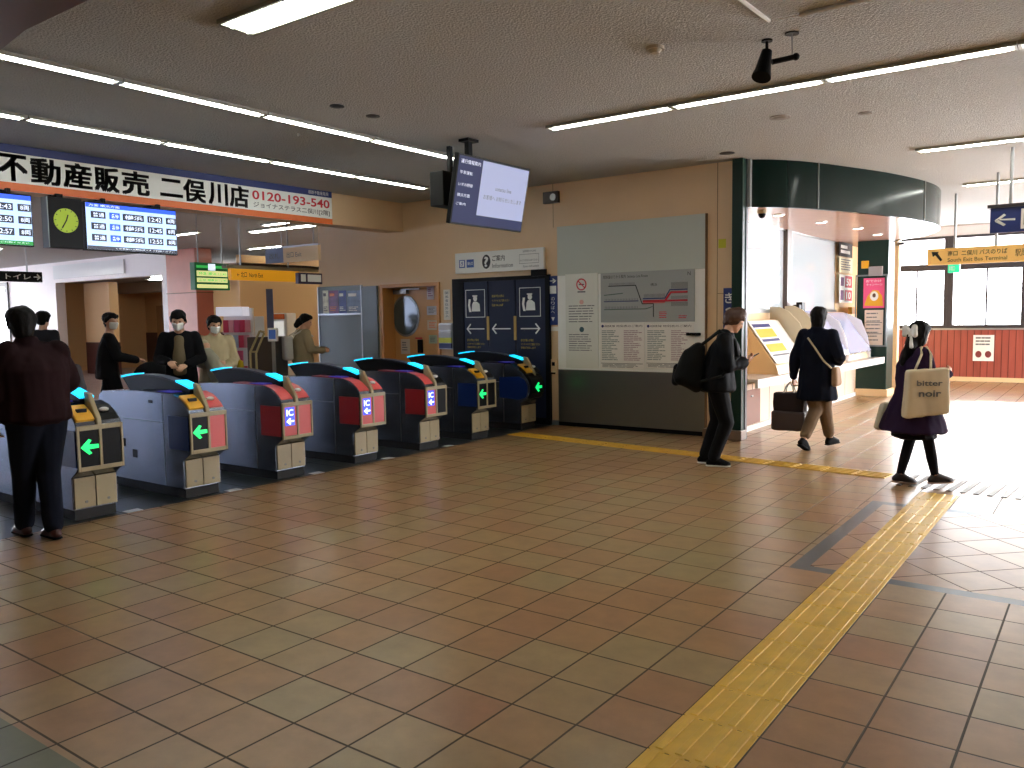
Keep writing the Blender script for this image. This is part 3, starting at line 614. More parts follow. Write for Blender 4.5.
lamp_row('f', [(-2.0, 14.9, 1.4), (-.58, 14.9, 1.4)], lambda i, n: ['short tube light near the curved green fascia', 'tube light far to the right of the fascia'][i], 'tube lights by the fascia', 'x', wd=.11)
# far hall lamps, seen under the banner
fl = [(180, 234, 'small tube light beyond the gates beside the departure board'), (265, 247, 'small tube light over the hanging beige sign'), (262, 259, 'faint tube light in the far hall above the yellow sign'), (285, 222, 'round-looking bright tube light just under the banner')]
for px, py, lb in fl:
    q = PZ(px, py, CEIL-.01)
    lamp_row('g', [(q.x-.7, q.y, 1.4)], lambda i, n: lb, 'tube lights in the far hall', 'x', wd=.11)
for k, (a_, b_) in enumerate([(-15.5, 11.5), (-15.5, 14.5), (-19.5, 16.5), (-20, 9.5), (-26, 9.5), (-32, 9.5)]): lamp_row('h', [(a_, b_, 1.4), (a_+1.43, b_, 1.4)], lambda i, n: ['added tube light in the hall corner behind the back wall', 'added tube light near the beige far wall', 'added tube light before the rust coloured door', 'added tube light before the salmon pillar', 'added tube light before the tan room', 'added tube light beside the far left window'][k], 'pairs of far hall lights', 'x', wd=.2)  # extra lamps added to brighten the far hall walls
lamp_row('i', [(-25.5, 15, 1.4), (-24, 14.2, 1.4)], lambda i, n: ['added tube light deep inside the tan room', 'added tube light near the mouth of the tan room'][i], 'tan room light', 'x', wd=.5)  # lamps added to brighten the inside of the tan room
for k in range(5):
    lamp_row('h', [(-14-k*4.5, 4.5, 1.4)], lambda i, n: 'tube light in the far hall hidden by the banner', 'hidden far hall lights', 'x', wd=.11)

def smoke(px, py, label, r=.06, drop=.045, m=None, name='smoke_detector', cat='smoke detector', group=None):
    q = PZ(px, py, CEIL)
    g = thing(name, label, cat, (q.x, q.y, CEIL), group=group)
    bm = bmesh.new(); cyl(bm, (0, 0, -drop*.5), (0, 0, 0), r*1.15, n=24); link('base', bm, m or M['white'], g, smooth=False)
    bm = bmesh.new(); cyl(bm, (0, 0, -drop), (0, 0, -drop*.5), r*.5, r*.85, n=24); link('head', bm, m or M['white'], g)
    return g
smoke(655, 47, 'white smoke detector near the top middle of the ceiling', m=mat('aged_white', (170, 160, 140), .5))
dk = mat('dark_port', (44, 40, 38), .5)
smoke(780, 117, 'round pale vent disc right of the ceiling camera', .09, .02, name='ceiling_vent', cat='vent', m=mat('vent_pale', (150, 142, 132), .5))
smoke(865, 113, 'small pale disc on the ceiling over the light row', .06, .015, name='ceiling_disc', cat='disc', m=MATS['vent_pale'])
smoke(337, 106, 'dark round ceiling port, upper left of a close pair', .06, .012, m=dk, name='ceiling_port', cat='ceiling port', group='dark ceiling ports')
smoke(373, 116, 'dark round ceiling port, lower right of a close pair', .06, .012, m=dk, name='ceiling_port', cat='ceiling port', group='dark ceiling ports')
smoke(727, 153, 'dark round ceiling port just above the green post', .08, .012, m=dk, name='ceiling_port', cat='ceiling port', group='dark ceiling ports')
# ceiling camera
q = PZ(767, 40, CEIL)
g = thing('security_camera', 'black spotlight-like camera hanging from the ceiling', 'camera', (q.x, q.y, CEIL), YAW)
link('stem', tube(bmesh.new(), [(0, 0, 0), (0, 0, -.12)], .012), M['black'], g)
bm = bmesh.new(); cyl(bm, (0, 0, -.012), (0, 0, 0), .04); link('mount', bm, M['black'], g)
bm = bmesh.new(); cyl(bm, (-.045, -.04, -.25), (0, .0, -.08), .062, .038, n=20); cyl(bm, (-.055, -.05, -.28), (-.045, -.04, -.25), .07, .066, n=20); link('barrel', bm, M['black'], g)
g2 = thing('bracket_camera', 'small black arm device hooked beside the ceiling camera', 'camera', (PZ(792, 33, CEIL).x, PZ(792, 33, CEIL).y, CEIL), YAW)
link('rod', tube(bmesh.new(), [(0, 0, 0), (.005, 0, -.14), (-.0, 0, -.19)], .006), M['alum'], g2)
bm = bmesh.new(); cyl(bm, (-.14, 0, -.2), (.03, 0, -.165), .02, n=14); ell(bm, (.03, 0, -.165), (.027, .027, .027)); link('arm', bm, M['black'], g2)
bm = bmesh.new(); cyl(bm, (0, 0, -.008), (0, 0, 0), .05); link('mount', bm, M['black'], g2)
# white ceiling rail marks
a, b, c, d = PZ(744, 0, CEIL), PZ(769, 19, CEIL), PZ(855, 0, CEIL), PZ(800, 13, CEIL)
bm = bmesh.new(); z = CEIL-.012
for p_, q_ in ((a-(b-a)*3, b), (c+(c-d)*2, d)): cyl(bm, (p_.x, p_.y, z), (q_.x, q_.y, z), .014, n=6)
cyl(bm, (b.x, b.y, z), (d.x, d.y, z), .004, n=6)
tag(link('cable_duct', bm, M['white']), 'white cable duct meeting in a corner at the top of the ceiling', 'cable duct')

# ------------------------------------------------------------------ TICKET OFFICE CORNER
st('column_post', boxes([(-4.05, -3.905, 10.42, 10.60, 0, CEIL)], bev=.008), M['green2'])
st('trim_4', boxes([(-3.905, -3.895, 10.53, 10.60, 0, CEIL)]), M['frame_dk'])
st('baseboard_post', B(-4.42, -3.88, 10.36, 10.549, 0, .13, bev=.01), mat('post_base', (120, 100, 84), .3))
# curved fascia
pts = [(-3.9, 10.6), (-3.66, 10.82), (-3.41, 11.16), (-3.19, 11.62), (-3.01, 12.08), (-2.76, 12.75), (-2.57, 13.42), (-2.42, 14.14), (-2.36, 14.84), (-2.42, 15.6), (-2.62, 16.3), (-2.98, 17.0), (-3.45, 17.6), (-3.7, 18.9)]
def smoothp(P, k=6):
    out = []
    for i in range(len(P)-1):
        p0, p1, p2, p3 = P[max(i-1, 0)], P[i], P[i+1], P[min(i+2, len(P)-1)]
        for j in range(k):
            t = j/k; out.append(tuple(.5*((2*p1[c])+(-p0[c]+p2[c])*t+(2*p0[c]-5*p1[c]+4*p2[c]-p3[c])*t*t+(-p0[c]+3*p1[c]-3*p2[c]+p3[c])*t**3) for c in (0, 1)))
    return out+[P[-1]]
sp = smoothp(pts); inner = [(x-.12, y) for x, y in sp]
ZF = 3.05
bm = bmesh.new()
for off, za, zb_ in ((0, ZF-.01, CEIL), (-.06, ZF-.01, CEIL)):
    A0 = [bm.verts.new((x+off, y, za)) for x, y in sp]; A1 = [bm.verts.new((x+off, y, zb_)) for x, y in sp]
    for i in range(len(sp)-1): bm.faces.new((A0[i], A0[i+1], A1[i+1], A1[i]))
A0 = [bm.verts.new((x, y, ZF-.01)) for x, y in sp]; A1 = [bm.verts.new((x-.06, y, ZF-.01)) for x, y in sp]
for i in range(len(sp)-1): bm.faces.new((A0[i], A0[i+1], A1[i+1], A1[i]))
st('trim_5', bm, M['green'], smooth=True)
bm = bmesh.new()
for ti in (len(sp)//12*3-2, len(sp)//12*7): x, y = sp[ti]; box(bm, x-.004, x+.012, y-.006, y+.006, ZF, CEIL)
box(bm, -3.93, -3.86, 10.56, 10.62, ZF-.015, CEIL)
st('trim_6', bm, M['alum'])
bm = bmesh.new(); prism(bm, [(x-.05, y) for x, y in sp]+[(-3.6, 18.9), (-4.9, 18.9), (-4.9, 10.76), (-3.95, 10.76)], 'z', ZF, ZF+.06)
st('ceiling_canopy', bm, mat('canopy_pink', (214, 176, 160), .22, var=.03))
bm = bmesh.new()
for (cx_, cy_) in ((-3.9, 11.8), (-3.7, 13.2), (-3.5, 14.6), (-3.5, 16.0), (-3.1, 13.6)): cyl(bm, (cx_, cy_, ZF-.012), (cx_, cy_, ZF), .08, n=20)
for i, (cx_, cy_) in enumerate(((-3.9, 11.8), (-3.7, 13.2), (-3.5, 14.6), (-3.5, 16.0))):
    g = thing('downlight', ['round downlight in the canopy nearest the green post', 'second round downlight in the canopy from the green post', 'third round downlight in the canopy from the green post', 'round downlight in the canopy nearest the poster column'][i], 'downlight', (cx_, cy_, ZF), group='canopy downlights')
    b2 = bmesh.new(); cyl(b2, (0, 0, -.012), (0, 0, 0), .09, n=24); link('ring', b2, M['alum'], g)
    b2 = bmesh.new(); cyl(b2, (0, 0, -.014), (0, 0, -.012), .07, n=24); link('lens', b2, mat('downlight_lens', (255, 244, 220), .4, emit=6), g)
bm.free()
q = PZ(762, 210, ZF)
g = thing('dome_camera', 'small beige dome camera under the green fascia', 'camera', (q.x, q.y, ZF))
bm = bmesh.new(); cyl(bm, (0, 0, -.05), (0, 0, 0), .06, n=20); link('base', bm, M['gate_beige'], g)
bm = bmesh.new(); ell(bm, (0, 0, -.06), (.05, .05, .055)); link('dome', bm, M['black'], g, smooth=True)
q = PZ(882, 242, ZF)
g = thing('dome_camera', 'small white camera under the canopy above the poster column', 'camera', (q.x, q.y, ZF))
bm = bmesh.new(); cyl(bm, (0, 0, -.05), (0, 0, 0), .05, n=20); link('base', bm, M['white'], g)
bm = bmesh.new(); cyl(bm, (0, 0, -.07), (.1, -.06, -.12), .035, n=14); link('barrel', bm, M['white'], g)
# poster column
st('column', B(-4.14, -3.57, 17.3, 17.85, 0, ZF+.05, bev=.01), M['green2'])
st('baseboard_column', B(-4.17, -3.54, 17.27, 17.88, 0, .14), M['cream2'])
st('wall_office_end', B(-9, -3.7, 18.9, 19.1, 0, CEIL), M['cream2'])
# office wall: glass over a low wall
st('wall_office', boxes([(-4.62, -4.5, 10.76, 17.1, 0, 1.70), (-4.62, -4.5, 17.1, 18.9, 0, ZF), (-4.62, -4.5, 10.76, 17.1, ZF, CEIL)]), M['cream2'])
st('wall_office_counter', boxes([(-4.3, -4.15, 10.76, 17.3, .0, .66)]), mat('counter_front', (226, 208, 186), .3))
bm = bmesh.new(); y = 11.5
while y < 17: box(bm, -4.151, -4.147, y, y+.012, .05, .66); y += .72
st('trim_7', bm, M['inkgrey'])
st('baseboard_office', B(-4.16, -4.12, 10.62, 17.27, 0, .07), M['white'])
g = thing('counter_hatch', 'brown recessed hatch under the counter beside the green post', 'hatch', (-4.147, 11.05, .08))
link('panel', B(0, .012, 0, .75, 0, .5, bev=.004), mat('hatch_brown', (120, 74, 54), .4), g)
link('handle', B(.012, .03, .35, .42, .4, .42), M['alum'], g)
glass = mat('office_glass', (206, 218, 224), .06, spec=1.0, coat=1.0)
ya, yb, yc = PX(784, 260, -4.5).y, PX(788, 260, -4.5).y, 17.1
for i, (a, b) in enumerate(((10.77, ya), (yb, yc))):
    f = thing('window_%d' % (20+i), None, None, (-4.5, a, 1.7), kind='structure')
    link('glass_pane', B(-.02, -.01, 0, b-a, 0, 1.35), glass, f)
    link('window_frame', boxes([(-.04, .02, 0, b-a, 1.33, 1.38), (-.04, .03, 0, b-a, -.03, .02)]), M['alum'], f)
st('trim_8', boxes([(-4.55, -4.44, ya, yb, 1.7, ZF)]), mat('mullion_bronze', (90, 78, 72), .35, .5))
# counter slab
bm = bmesh.new(); prism(bm, [(-4.495, 10.77), (-3.81, 10.77), (-3.60, 17.28), (-4.495, 17.28)], 'z', .74, .78); prism(bm, [(-3.85, 10.77), (-3.81, 10.77), (-3.60, 17.28), (-3.64, 17.28)], 'z', .66, .74)
tag(link('ticket_counter', bm, mat('counter_white', (238, 236, 234), .2)), 'long white counter shelf running from the green post to the column', 'counter')
# slanted desks with side fins on the counter
def desk(y, w, label, fin_m, pane=False, hgt=.98, fins=(0, 1)):
    g = thing('display_desk', label, 'display stand', (-4.48, y, .78), group='sloping stands on the counter')
    link('base', prism(bmesh.new(), [(0, 0), (.62, 0), (.58, .12), (.10, hgt*.8), (0, hgt*.8)], 'y', 0.02, w-.02, bev=.005), mat('desk_beige', (206, 178, 138), .45), g)
    a, b = (.57, .15), (.13, hgt*.78); n = Vector((b[1]-a[1], a[0]-b[0])).normalized()*.012
    link('sloping_board', prism(bmesh.new(), [a, b, (b[0]+n[0], b[1]+n[1]), (a[0]+n[0], a[1]+n[1])], 'y', .05, w-.05), M['paper'], g)
    # printed bands on the slope
    bands = [(.08, .16, 'signblue'), (.2, .4, 'yell_ink'), (.44, .5, 'signblue'), (.56, .74, 'yell_ink'), (.8, .84, 'inkgrey')]
    for t0, t1, mm in bands:
        P0 = (b[0]+(a[0]-b[0])*t0+n[0], b[1]+(a[1]-b[1])*t0+n[1]); P1 = (b[0]+(a[0]-b[0])*t1+n[0], b[1]+(a[1]-b[1])*t1+n[1]); e = n*.2
        link('printed_band', prism(bmesh.new(), [P0, P1, (P1[0]+e[0], P1[1]+e[1]), (P0[0]+e[0], P0[1]+e[1])], 'y', .12, w*.6), M[mm], g)
    fin = [(0, 0), (.66, 0), (.66, .1), (.6, .42), (.48, .72), (.3, hgt*.93), (.16, hgt), (0, hgt)]
    for yy in [(0, w-.02)[k_] for k_ in fins]:
        link('side_fin', prism(bmesh.new(), fin, 'y', yy, yy+.02, bev=.004), fin_m, g)
    if pane: link('cover_glass', prism(bmesh.new(), [(.66, .12), (.14, hgt*.98), (.16, hgt), (.68, .14)], 'y', .02, w-.02), mat('cover_glass', (190, 196, 226), .1, coat=1), g)
beige_fin = mat('fin_beige', (206, 196, 170), .4)
desk(11.75, 1.45, 'sloping beige stand with printed bands nearest the green post', beige_fin, fins=(1,))
desk(13.22, .72, 'sloping beige stand between tall curved side fins', beige_fin, fins=(1,), hgt=1.0)
desk(14.35, 1.1, 'sloping glass-covered stand behind the woman in navy', mat('fin_white', (226, 226, 230), .4), pane=True, hgt=.92)
desk(15.5, 1.6, 'sloping glass-covered stand at the column end of the counter', mat('fin_white', (226, 226, 230), .4), pane=True, hgt=.88)
g = thing('small_counter_sign', 'small black boxes standing on the ledge between the stands', 'box', (-4.3, 14.1, .78))
link('stand', B(-.02, .02, -.02, .02, 0, .88), M['alum'], g); link('box', boxes([(-.05, .05, -.14, -.01, .86, 1.02), (-.05, .05, .02, .2, .88, 1.06)], bev=.005), M['black'], g)
# posters on the glass end
def x_poster(name, label, cat, px0, px1, py0, py1, X, m, items=(), t=.01, group=None):
    y0, y1 = PX(px0, (py0+py1)/2, X).y, PX(px1, (py0+py1)/2, X).y; zt, zl = PX((px0+px1)/2, py0, X).z, PX((px0+px1)/2, py1, X).z
    g = thing(name, label, cat, (X, y0, zl), PI/2, group); w, h = y1-y0, zt-zl
    link('sheet', B(0, w, -t, 0, 0, h), m, g); return g, w, h, t
g, w, h, t = x_poster('poster', 'black and white sign at the top of the glass end', 'poster', 839, 852, 241, 257, -4.42, M['ink']); link('print', rects([(w*.1, w*.6, h*.5, h*.7), (w*.1, w*.8, h*.2, h*.4)], -t), M['signwhite'], g)
g, w, h, t = x_poster('poster', 'cream notice under the black sign on the glass end', 'poster', 839, 852, 258, 273, -4.42, mat('cream_sheet', (230, 222, 190), .5)); link('print', rects(lines(w*.1, w*.9, h*.1, h*.9, 5, seed=91), -t), M['inkgrey'], g)
g, w, h, t = x_poster('poster', 'red and white poster with big numerals on the glass end', 'poster', 839, 852, 275, 303, -4.42, M['signwhite']); link('red_panel', rects([(w*.4, w*.95, h*.55, h*.97), (w*.4, w*.95, h*.08, h*.46)], -t, .003), M['signred'], g)
link('print', text_bm([('50', w*.5, w*.85, h*.62, h*.88, .02), ('10', w*.5, w*.85, h*.14, h*.4, .02)], -t-.003), M['signwhite'], g); link('side_text', rects([(w*.08, w*.32, h*.6, h*.9), (w*.08, w*.32, h*.1, h*.45)], -t), mat('mauve_ink', (110, 80, 120), .5), g)
g, w, h, t = x_poster('wall_box', 'yellow box mounted under the red poster on the glass end', 'box', 848, 855, 307, 314, -4.38, M['yellow'], t=.08)
# column posters
def y_poster(name, label, cat, px0, px1, py0, py1, Y, m, t=.01, group=None, part='sheet'):
    return wall_thing(name, label, cat, px0, px1, py0, py1, t, m, Y=Y, part=part, group=group)
g, w, h = y_poster('poster', 'pink poster with yellow and white artwork on the green column', 'poster', 863.5, 884.5, 278, 308, 17.3, mat('poster_pink', (232, 84, 130), .4))
bm = bmesh.new(); prism(bm, [(w*.05, h*.08), (w*.95, h*.06), (w*.9, h*.4), (w*.7, h*.58), (w*.45, h*.6), (w*.2, h*.4)], 'y', -.013, -.01); link('yellow_shape', bm, M['yellow'], g)
bm = bmesh.new(); disc(bm, (w*.52, h*.4), w*.2, h*.16, -.0145, -.013); link('white_shape', bm, M['signwhite'], g)
bm = bmesh.new(); disc(bm, (w*.52, h*.42), w*.08, h*.07, -.016, -.0145); link('dark_shape', bm, mat('brown_ink', (90, 60, 40), .5), g)
link('lettering', text_bm([('おでかけ', w*.12, w*.85, h*.86, h*.94, .01), ('キャンペーン', w*.15, w*.9, h*.74, h*.82, .01)], -.01), M['signwhite'], g)
g, w, h = y_poster('notice_sheet', 'pale beige notice under the pink poster on the column', 'notice', 864.5, 883, 310, 346, 17.3, mat('cream_notice', (222, 206, 186), .5))
link('print', rects(lines(w*.1, w*.9, h*.08, h*.92, 8, .3, h=.3, seed=95)+[(w*.05, w*.95, h*.33, h*.35), (w*.05, w*.95, h*.64, h*.66)], -.01), M['inkgrey'], g)
y_poster('wall_box', 'small yellow box high on the green column', 'box', 862, 869, 261, 268.5, 17.3, M['yellow'], .06)
y_poster('wall_box', 'grey box high on the green column over the poster', 'box', 869.5, 883, 266.5, 276, 17.3, mat('grey_box', (150, 146, 144), .4), .08)
g = thing('poster_rails', 'thin metal rails framing the posters on the column', 'frame', (-4.14, 17.28, 0))
link('rail', boxes([(-.02, .57, -.03, .0, 2.36, 2.39), (-.02, .57, -.03, .0, .98, 1.01), (-.02, .0, -.03, 0, .98, 2.39), (.54, .57, -.03, 0, .98, 2.39)]), M['greypanel'], g)
# notice sheets on the far wainscot
g, w, h = y_poster('notice_sheet', 'white notice with two printed discs on the red wainscot', 'notice', 973, 994, 335, 361, FY-.008, M['paper'])
link('print', rects(lines(w*.12, w*.88, h*.55, h*.92, 3, .1, h=.5, seed=97), -.01), M['inkgrey'], g)
bm = bmesh.new(); disc(bm, (w*.27, h*.26), w*.15, h*.13, -.012, -.01); disc(bm, (w*.73, h*.26), w*.15, h*.13, -.012, -.01); link('disc', bm, mat('print_maroon', (120, 50, 50), .5), g)
g, w, h = y_poster('notice_sheet', 'small pale notice on the wainscot beside the green column', 'notice', 886.5, 890.5, 332, 346, FY-.008, M['paper'])

# hanging signs at right
def hang(name, label, x0, x1, z0, z1, Y, body, rods, top=CEIL, t=.12, cap=True):
    g = thing(name, label, 'hanging sign', (x0, Y, z0)); w, h = x1-x0, z1-z0
    link('case', B(0, w, -t/2, t/2, 0, h, bev=.004), body, g)
    if cap: link('top_cap', B(-.03, w+.03, -t/2-.03, t/2+.03, h, h+.04), M['frame_dk'], g)
    bm = bmesh.new()
    for r in rods: cyl(bm, (r, 0, h), (r, 0, top-z0), .02, n=10)
    link('rod', bm, M['alum'], g); return g, w, h, -t/2
Ys = 12.
a = PY(991, 209, Ys); b = PY(991, 233.5, Ys); rod = PY(1012, 170, Ys).x-a.x
g, w, h, f = hang('platform_sign', 'hanging blue and white sign with left arrow, top right', a.x, a.x+1.6, b.z, a.z, Ys, M['signblue'], [rod, 1.3])
link('arrow', text_bm([('←', .05, .27, h*.25, h*.75, .02)], f), M['signwhite'], g)
link('white_panel', rects([(.33, 1.5, h*.1, h*.9)], f, .004), M['signwhite'], g)
link('lettering', text_bm([('定期券うりば', .5, 1.4, h*.3, h*.7, .01)], f-.004), M['ink'], g); link('pictogram', rects([(.36, .47, h*.25, h*.75)], f-.004), M['ink'], g)
Ys = 14.
a = PY(928, 249.5, Ys); b = PY(928, 265.5, Ys)
g, w, h, f = hang('exit_direction_sign', 'long yellow hanging sign with black arrow before the windows', a.x, a.x+3., b.z, a.z, Ys, mat('yellow_sign', (236, 192, 110), .45, emit=.15), [.9, 2.6], cap=False)
bm = bmesh.new(); prism(bm, [(.06, h*.82), (.16, h*.8), (.145, h*.7), (.21, h*.3), (.185, h*.2), (.11, h*.6), (.08, h*.5)], 'y', f-.003, f); link('arrow', bm, M['ink'], g)
link('lettering', text_bm([('南口  二俣川 バスのりば', .28, 1.05, h*.5, h*.82, .01), ('South Exit Bus Terminal', .28, 1.05, h*.15, h*.38), ('駅周辺案内', 1.15, 1.5, h*.3, h*.75)], f), M['ink'], g)
Ys = 16.
a = PY(948.5, 264.5, Ys); b = PY(960, 272.5, Ys)
g, w, h, f = hang('emergency_exit_sign', 'small green emergency exit sign in front of the windows', a.x, b.x, b.z, a.z, Ys, mat('exit_green', (40, 205, 150), .4, emit=.7), [(b.x-a.x)/2])
link('pictogram', text_bm([('非常口', w*.08, w*.6, h*.2, h*.8, .01)], f), M['signwhite'], g)

# ------------------------------------------------------------------ FAR HALL (left)
FHY = 13.
XA, XB, XC = -27.8, -21.6, -19.95
zo = 3.0
st('wall_far_hall', boxes([(-44, -36, FHY, FHY+.3, 0, CEIL), (-31.2, XA, FHY, FHY+.3, 0, CEIL), (-36, -31.2, FHY, FHY+.3, 3.15, CEIL), (-36, -31.2, FHY, FHY+.3, 0, .5), (XA, XB, FHY, FHY+.3, zo, CEIL)]), M['pinkw'])
f = thing('window_30', None, None, (-36, FHY, .5), kind='structure')
link('window_frame', boxes([(0, .15, -.05, .2, 0, 2.65), (4.6, 4.8, -.05, .2, 0, 2.65), (.15, 4.6, -.05, .2, 1.5, 1.75), (2.3, 2.45, -.05, .2, 0, 2.65), (.15, 4.6, -.05, .2, 2.5, 2.65)]), M['frame_dk'], f)
st('column_salmon', boxes([(XB+.25, XC, FHY-.02, FHY+.5, 0, CEIL)], bev=.02), M['salmon'])
st('column_lit_edge', B(XB, XB+.25, FHY-.01, FHY+.3, 0, CEIL), M['pinkw'])  # pale strip stands in for the pillar's brightly lit edge
st('trim_9', boxes([(XB+.24, XC+.01, FHY-.03, FHY+.5, 2.45, 2.47)]), seam)
tanroom = mat('tan_room_wall', (220, 178, 128), .5)
st('wall_inner_room', boxes([(XA-2, XB+3, 17.2, 17.4, 0, zo+.4), (XA-2.1, XA-2, FHY+.3, 17.2, 0, zo+.4), (XA, XA+1.6, FHY+.9, FHY+1.2, 1.05, zo), (XB+3, XB+3.1, FHY+.3, 17.2, 0, zo+.4)]), tanroom)
st('ceiling_inner_room', B(XA-2.1, XB+3.1, FHY+.3, 17.4, zo+.1, zo+.2), mat('dim_ceiling', (150, 140, 130), .8))
st('baseboard_inner_room', boxes([(XA-2, XB+3, 17.17, 17.2, 0, 1.3), (XA, XA+1.6, FHY+.88, FHY+1.2, 0, 1.05)]), M['brown'])
g = thing('door_2', None, None, (-23.6, 17.12, 0), kind='structure')
link('door_leaf', B(0, 1.6, -.02, .04, 0, 2.3), mat('dark_red_door', (80, 34, 26), .4), g)
link('door_frame', boxes([(-.1, 0, -.05, .05, 0, 2.4), (1.6, 1.7, -.05, .05, 0, 2.4), (0, 1.6, -.05, .05, 2.3, 2.4)]), tanroom, g)
g = thing('door_3', None, None, (-28.9, 17.12, 0), kind='structure')
link('door_leaf', B(0, 1.3, -.02, .04, 0, 2.3), mat('tan_door', (176, 126, 76), .4), g)
g = thing('wall_paper', 'white notice sheets on the tan room wall far beyond the gates', 'notice', (PY(126, 320, 17.1).x, 17.15, 1.5))
link('sheet', boxes([(0, .5, -.01, 0, .55, 1.1), (0, .5, -.01, 0, 0, .45)]), M['paper'], g)
g = thing('ceiling_beam_box', 'pale ledge under the ceiling of the tan room', 'ledge', (PY(75, 290, 16).x, 16., 2.75))
link('box', B(0, 7, 0, .5, 0, .35), mat('ledge_pale', (190, 176, 160), .5), g)
# beige far wall right of the pillar
st('wall_far_beige', boxes([(XC, -12, 19.5, 19.8, 0, CEIL)]), M['cream'])
st('wall_far_projection', boxes([(-22.5, -17.5, 17.6, 19.5, 0, CEIL)]), M['cream2'])
st('wall_far_left_end', boxes([(-44, -43.8, -4, 2, 0, CEIL), (-44, -43.8, 2, 13, 3.2, CEIL)]), M['pinkw'])
def at(px, depth): d = ray(px, 320); return d*(depth/d.dot(FW))
def zpx(px, py, depth): d = ray(px, py); return H + (d*(depth/d.dot(FW))).z
g = thing('door_4', None, None, (PY(288, 330, 17.58).x, 17.58, 0), kind='structure'); q = PY(304, 330, 17.58).x-g.location.x
link('door_leaf', B(0, q, -.03, 0, 0, PY(296, 299, 17.58).z), mat('door_rust', (150, 74, 44), .4), g)
g = thing('door_5', None, None, (PY(232, 330, 17.58).x, 17.58, 0), kind='structure'); q = PY(253, 330, 17.58).x-g.location.x
link('door_leaf', B(0, q, -.03, 0, 0, PY(242, 298, 17.58).z), mat('door_pink', (206, 130, 124), .4), g)
# LED board
def xface(name, label, cat, px0, px1, py0, py1, dep, m, t=.1, rod=True):
    c0 = at(px0, dep); X = c0.x; y1 = PX(px1, py0, X).y; zt, zl = PX((px0+px1)/2, py0, X).z, PX((px0+px1)/2, py1, X).z
    g = thing(name, label, cat, (X, c0.y, zl), PI/2); w, h = y1-c0.y, zt-zl
    link('case', B(0, w, 0, t, 0, h, bev=.004), m, g)
    if rod: link('rod', boxes([(w*.15, w*.15+.02, t*.4, t*.4+.02, h, CEIL-zl), (w*.85, w*.85+.02, t*.4, t*.4+.02, h, CEIL-zl)]), M['alum'], g)
    return g, w, h
g, w, h = xface('led_departure_board', 'green lit departure board beside the salmon pillar', 'led board', 197, 229, 263, 290, 15, mat('led_case_green', (20, 92, 50), .4, emit=.3), .15)
cols_ = mat('led_cream', (220, 226, 150), .4, emit=.8); colg = mat('led_green', (60, 190, 90), .4, emit=.6)
link('led_row', rects([(w*.05, w*.93, h*.5, h*.7), (w*.05, w*.93, h*.28, h*.44), (w*.05, w*.93, h*.07, h*.2)], -.0, .004), cols_, g)
link('led_header', rects([(w*.05, w*.93, h*.8, h*.9)], 0, .004), colg, g); link('logo_square', rects([(w*.38, w*.58, h*.72, h*.96)], -.004, .004), scr_txt, g)
link('led_text', text_bm([('特急 横浜 12:43', w*.1, w*.9, h*.54, h*.66, .01), ('各停 湘南台 12:45', w*.1, w*.9, h*.31, h*.41, .01)], -.005), colg, g)
# long yellow gate sign
g, w, h = xface('yellow_way_sign', 'long yellow hanging sign with black arrow beyond the gates', 'hanging sign', 233, 299, 270, 281, 13.5, mat('yellow_far_sign', (236, 164, 30), .45, emit=.35), .08)
link('lettering', text_bm([('← 北口  North Exit', w*.08, w*.45, h*.25, h*.75, .01)], 0), M['ink'], g); link('top_rail', B(-.1, w*1.3, -.02, .1, h, h+.06), M['gate_beige'], g)
g, w, h = xface('dark_way_sign', 'dark purple and white hanging sign next to the yellow one', 'hanging sign', 300, 322, 273, 284, 13.5, mat('purple_sign', (40, 28, 60), .4), .08, rod=False)
link('white_panel', rects([(w*.1, w*.3, h*.2, h*.85), (w*.38, w*.95, h*.2, h*.85)], 0), M['signwhite'], g)
# beige hanging sign (across)
q0 = at(268, 14.5); X0 = q0.x; Y0 = q0.y
x1_ = PY(318, 255, Y0).x; zt = PY(290, 247.5, Y0).z; zl = PY(290, 262, Y0).z
g = thing('beige_way_sign', 'pale beige hanging sign with a blue end panel', 'hanging sign', (X0, Y0, zl)); w, h = x1_-X0, zt-zl
link('case', B(0, w, 0, .06, 0, h), mat('beige_sign', (206, 178, 136), .45, emit=.1), g); link('blue_end', rects([(0, w*.35, 0, h)], 0, .003), mat('pale_blue_sign', (120, 136, 176), .45), g)
link('lettering', text_bm([('出口 Exit', w*.42, w*.7, h*.3, h*.7), ('改札', w*.08, w*.28, h*.3, h*.7)], -.004), M['inkgrey'], g)
link('rod', boxes([(w*.3, w*.3+.015, .02, .035, h, CEIL-zl), (w*.9, w*.9+.015, .02, .035, h, CEIL-zl), (0, w, .01, .05, h, h+.03)]), M['alum'], g)
# black sign at far left
g, w, h = xface('black_way_sign', 'black and white hanging sign with right arrow, far left', 'hanging sign', -60, 42, 270.5, 281, 14, M['black'], .08)
link('lettering', text_bm([('トイレ', w*.63, w*.88, h*.25, h*.75, .01)], 0), M['signwhite'], g); link('arrow', text_bm([('→', w*.91, w*.98, h*.2, h*.8, .02)], 0), M['signwhite'], g)
# white panel put in for the clerestory reflection above the opening
g = thing('clerestory_reflection', 'long glossy white lightbox on the wall above the tan room', 'panel', (PY(54, 262, FHY).x, FHY, 3.12))
link('panel', B(0, 4.3, -.05, 0, 0, .42), mat('gloss_white', (240, 240, 240), .15), g)
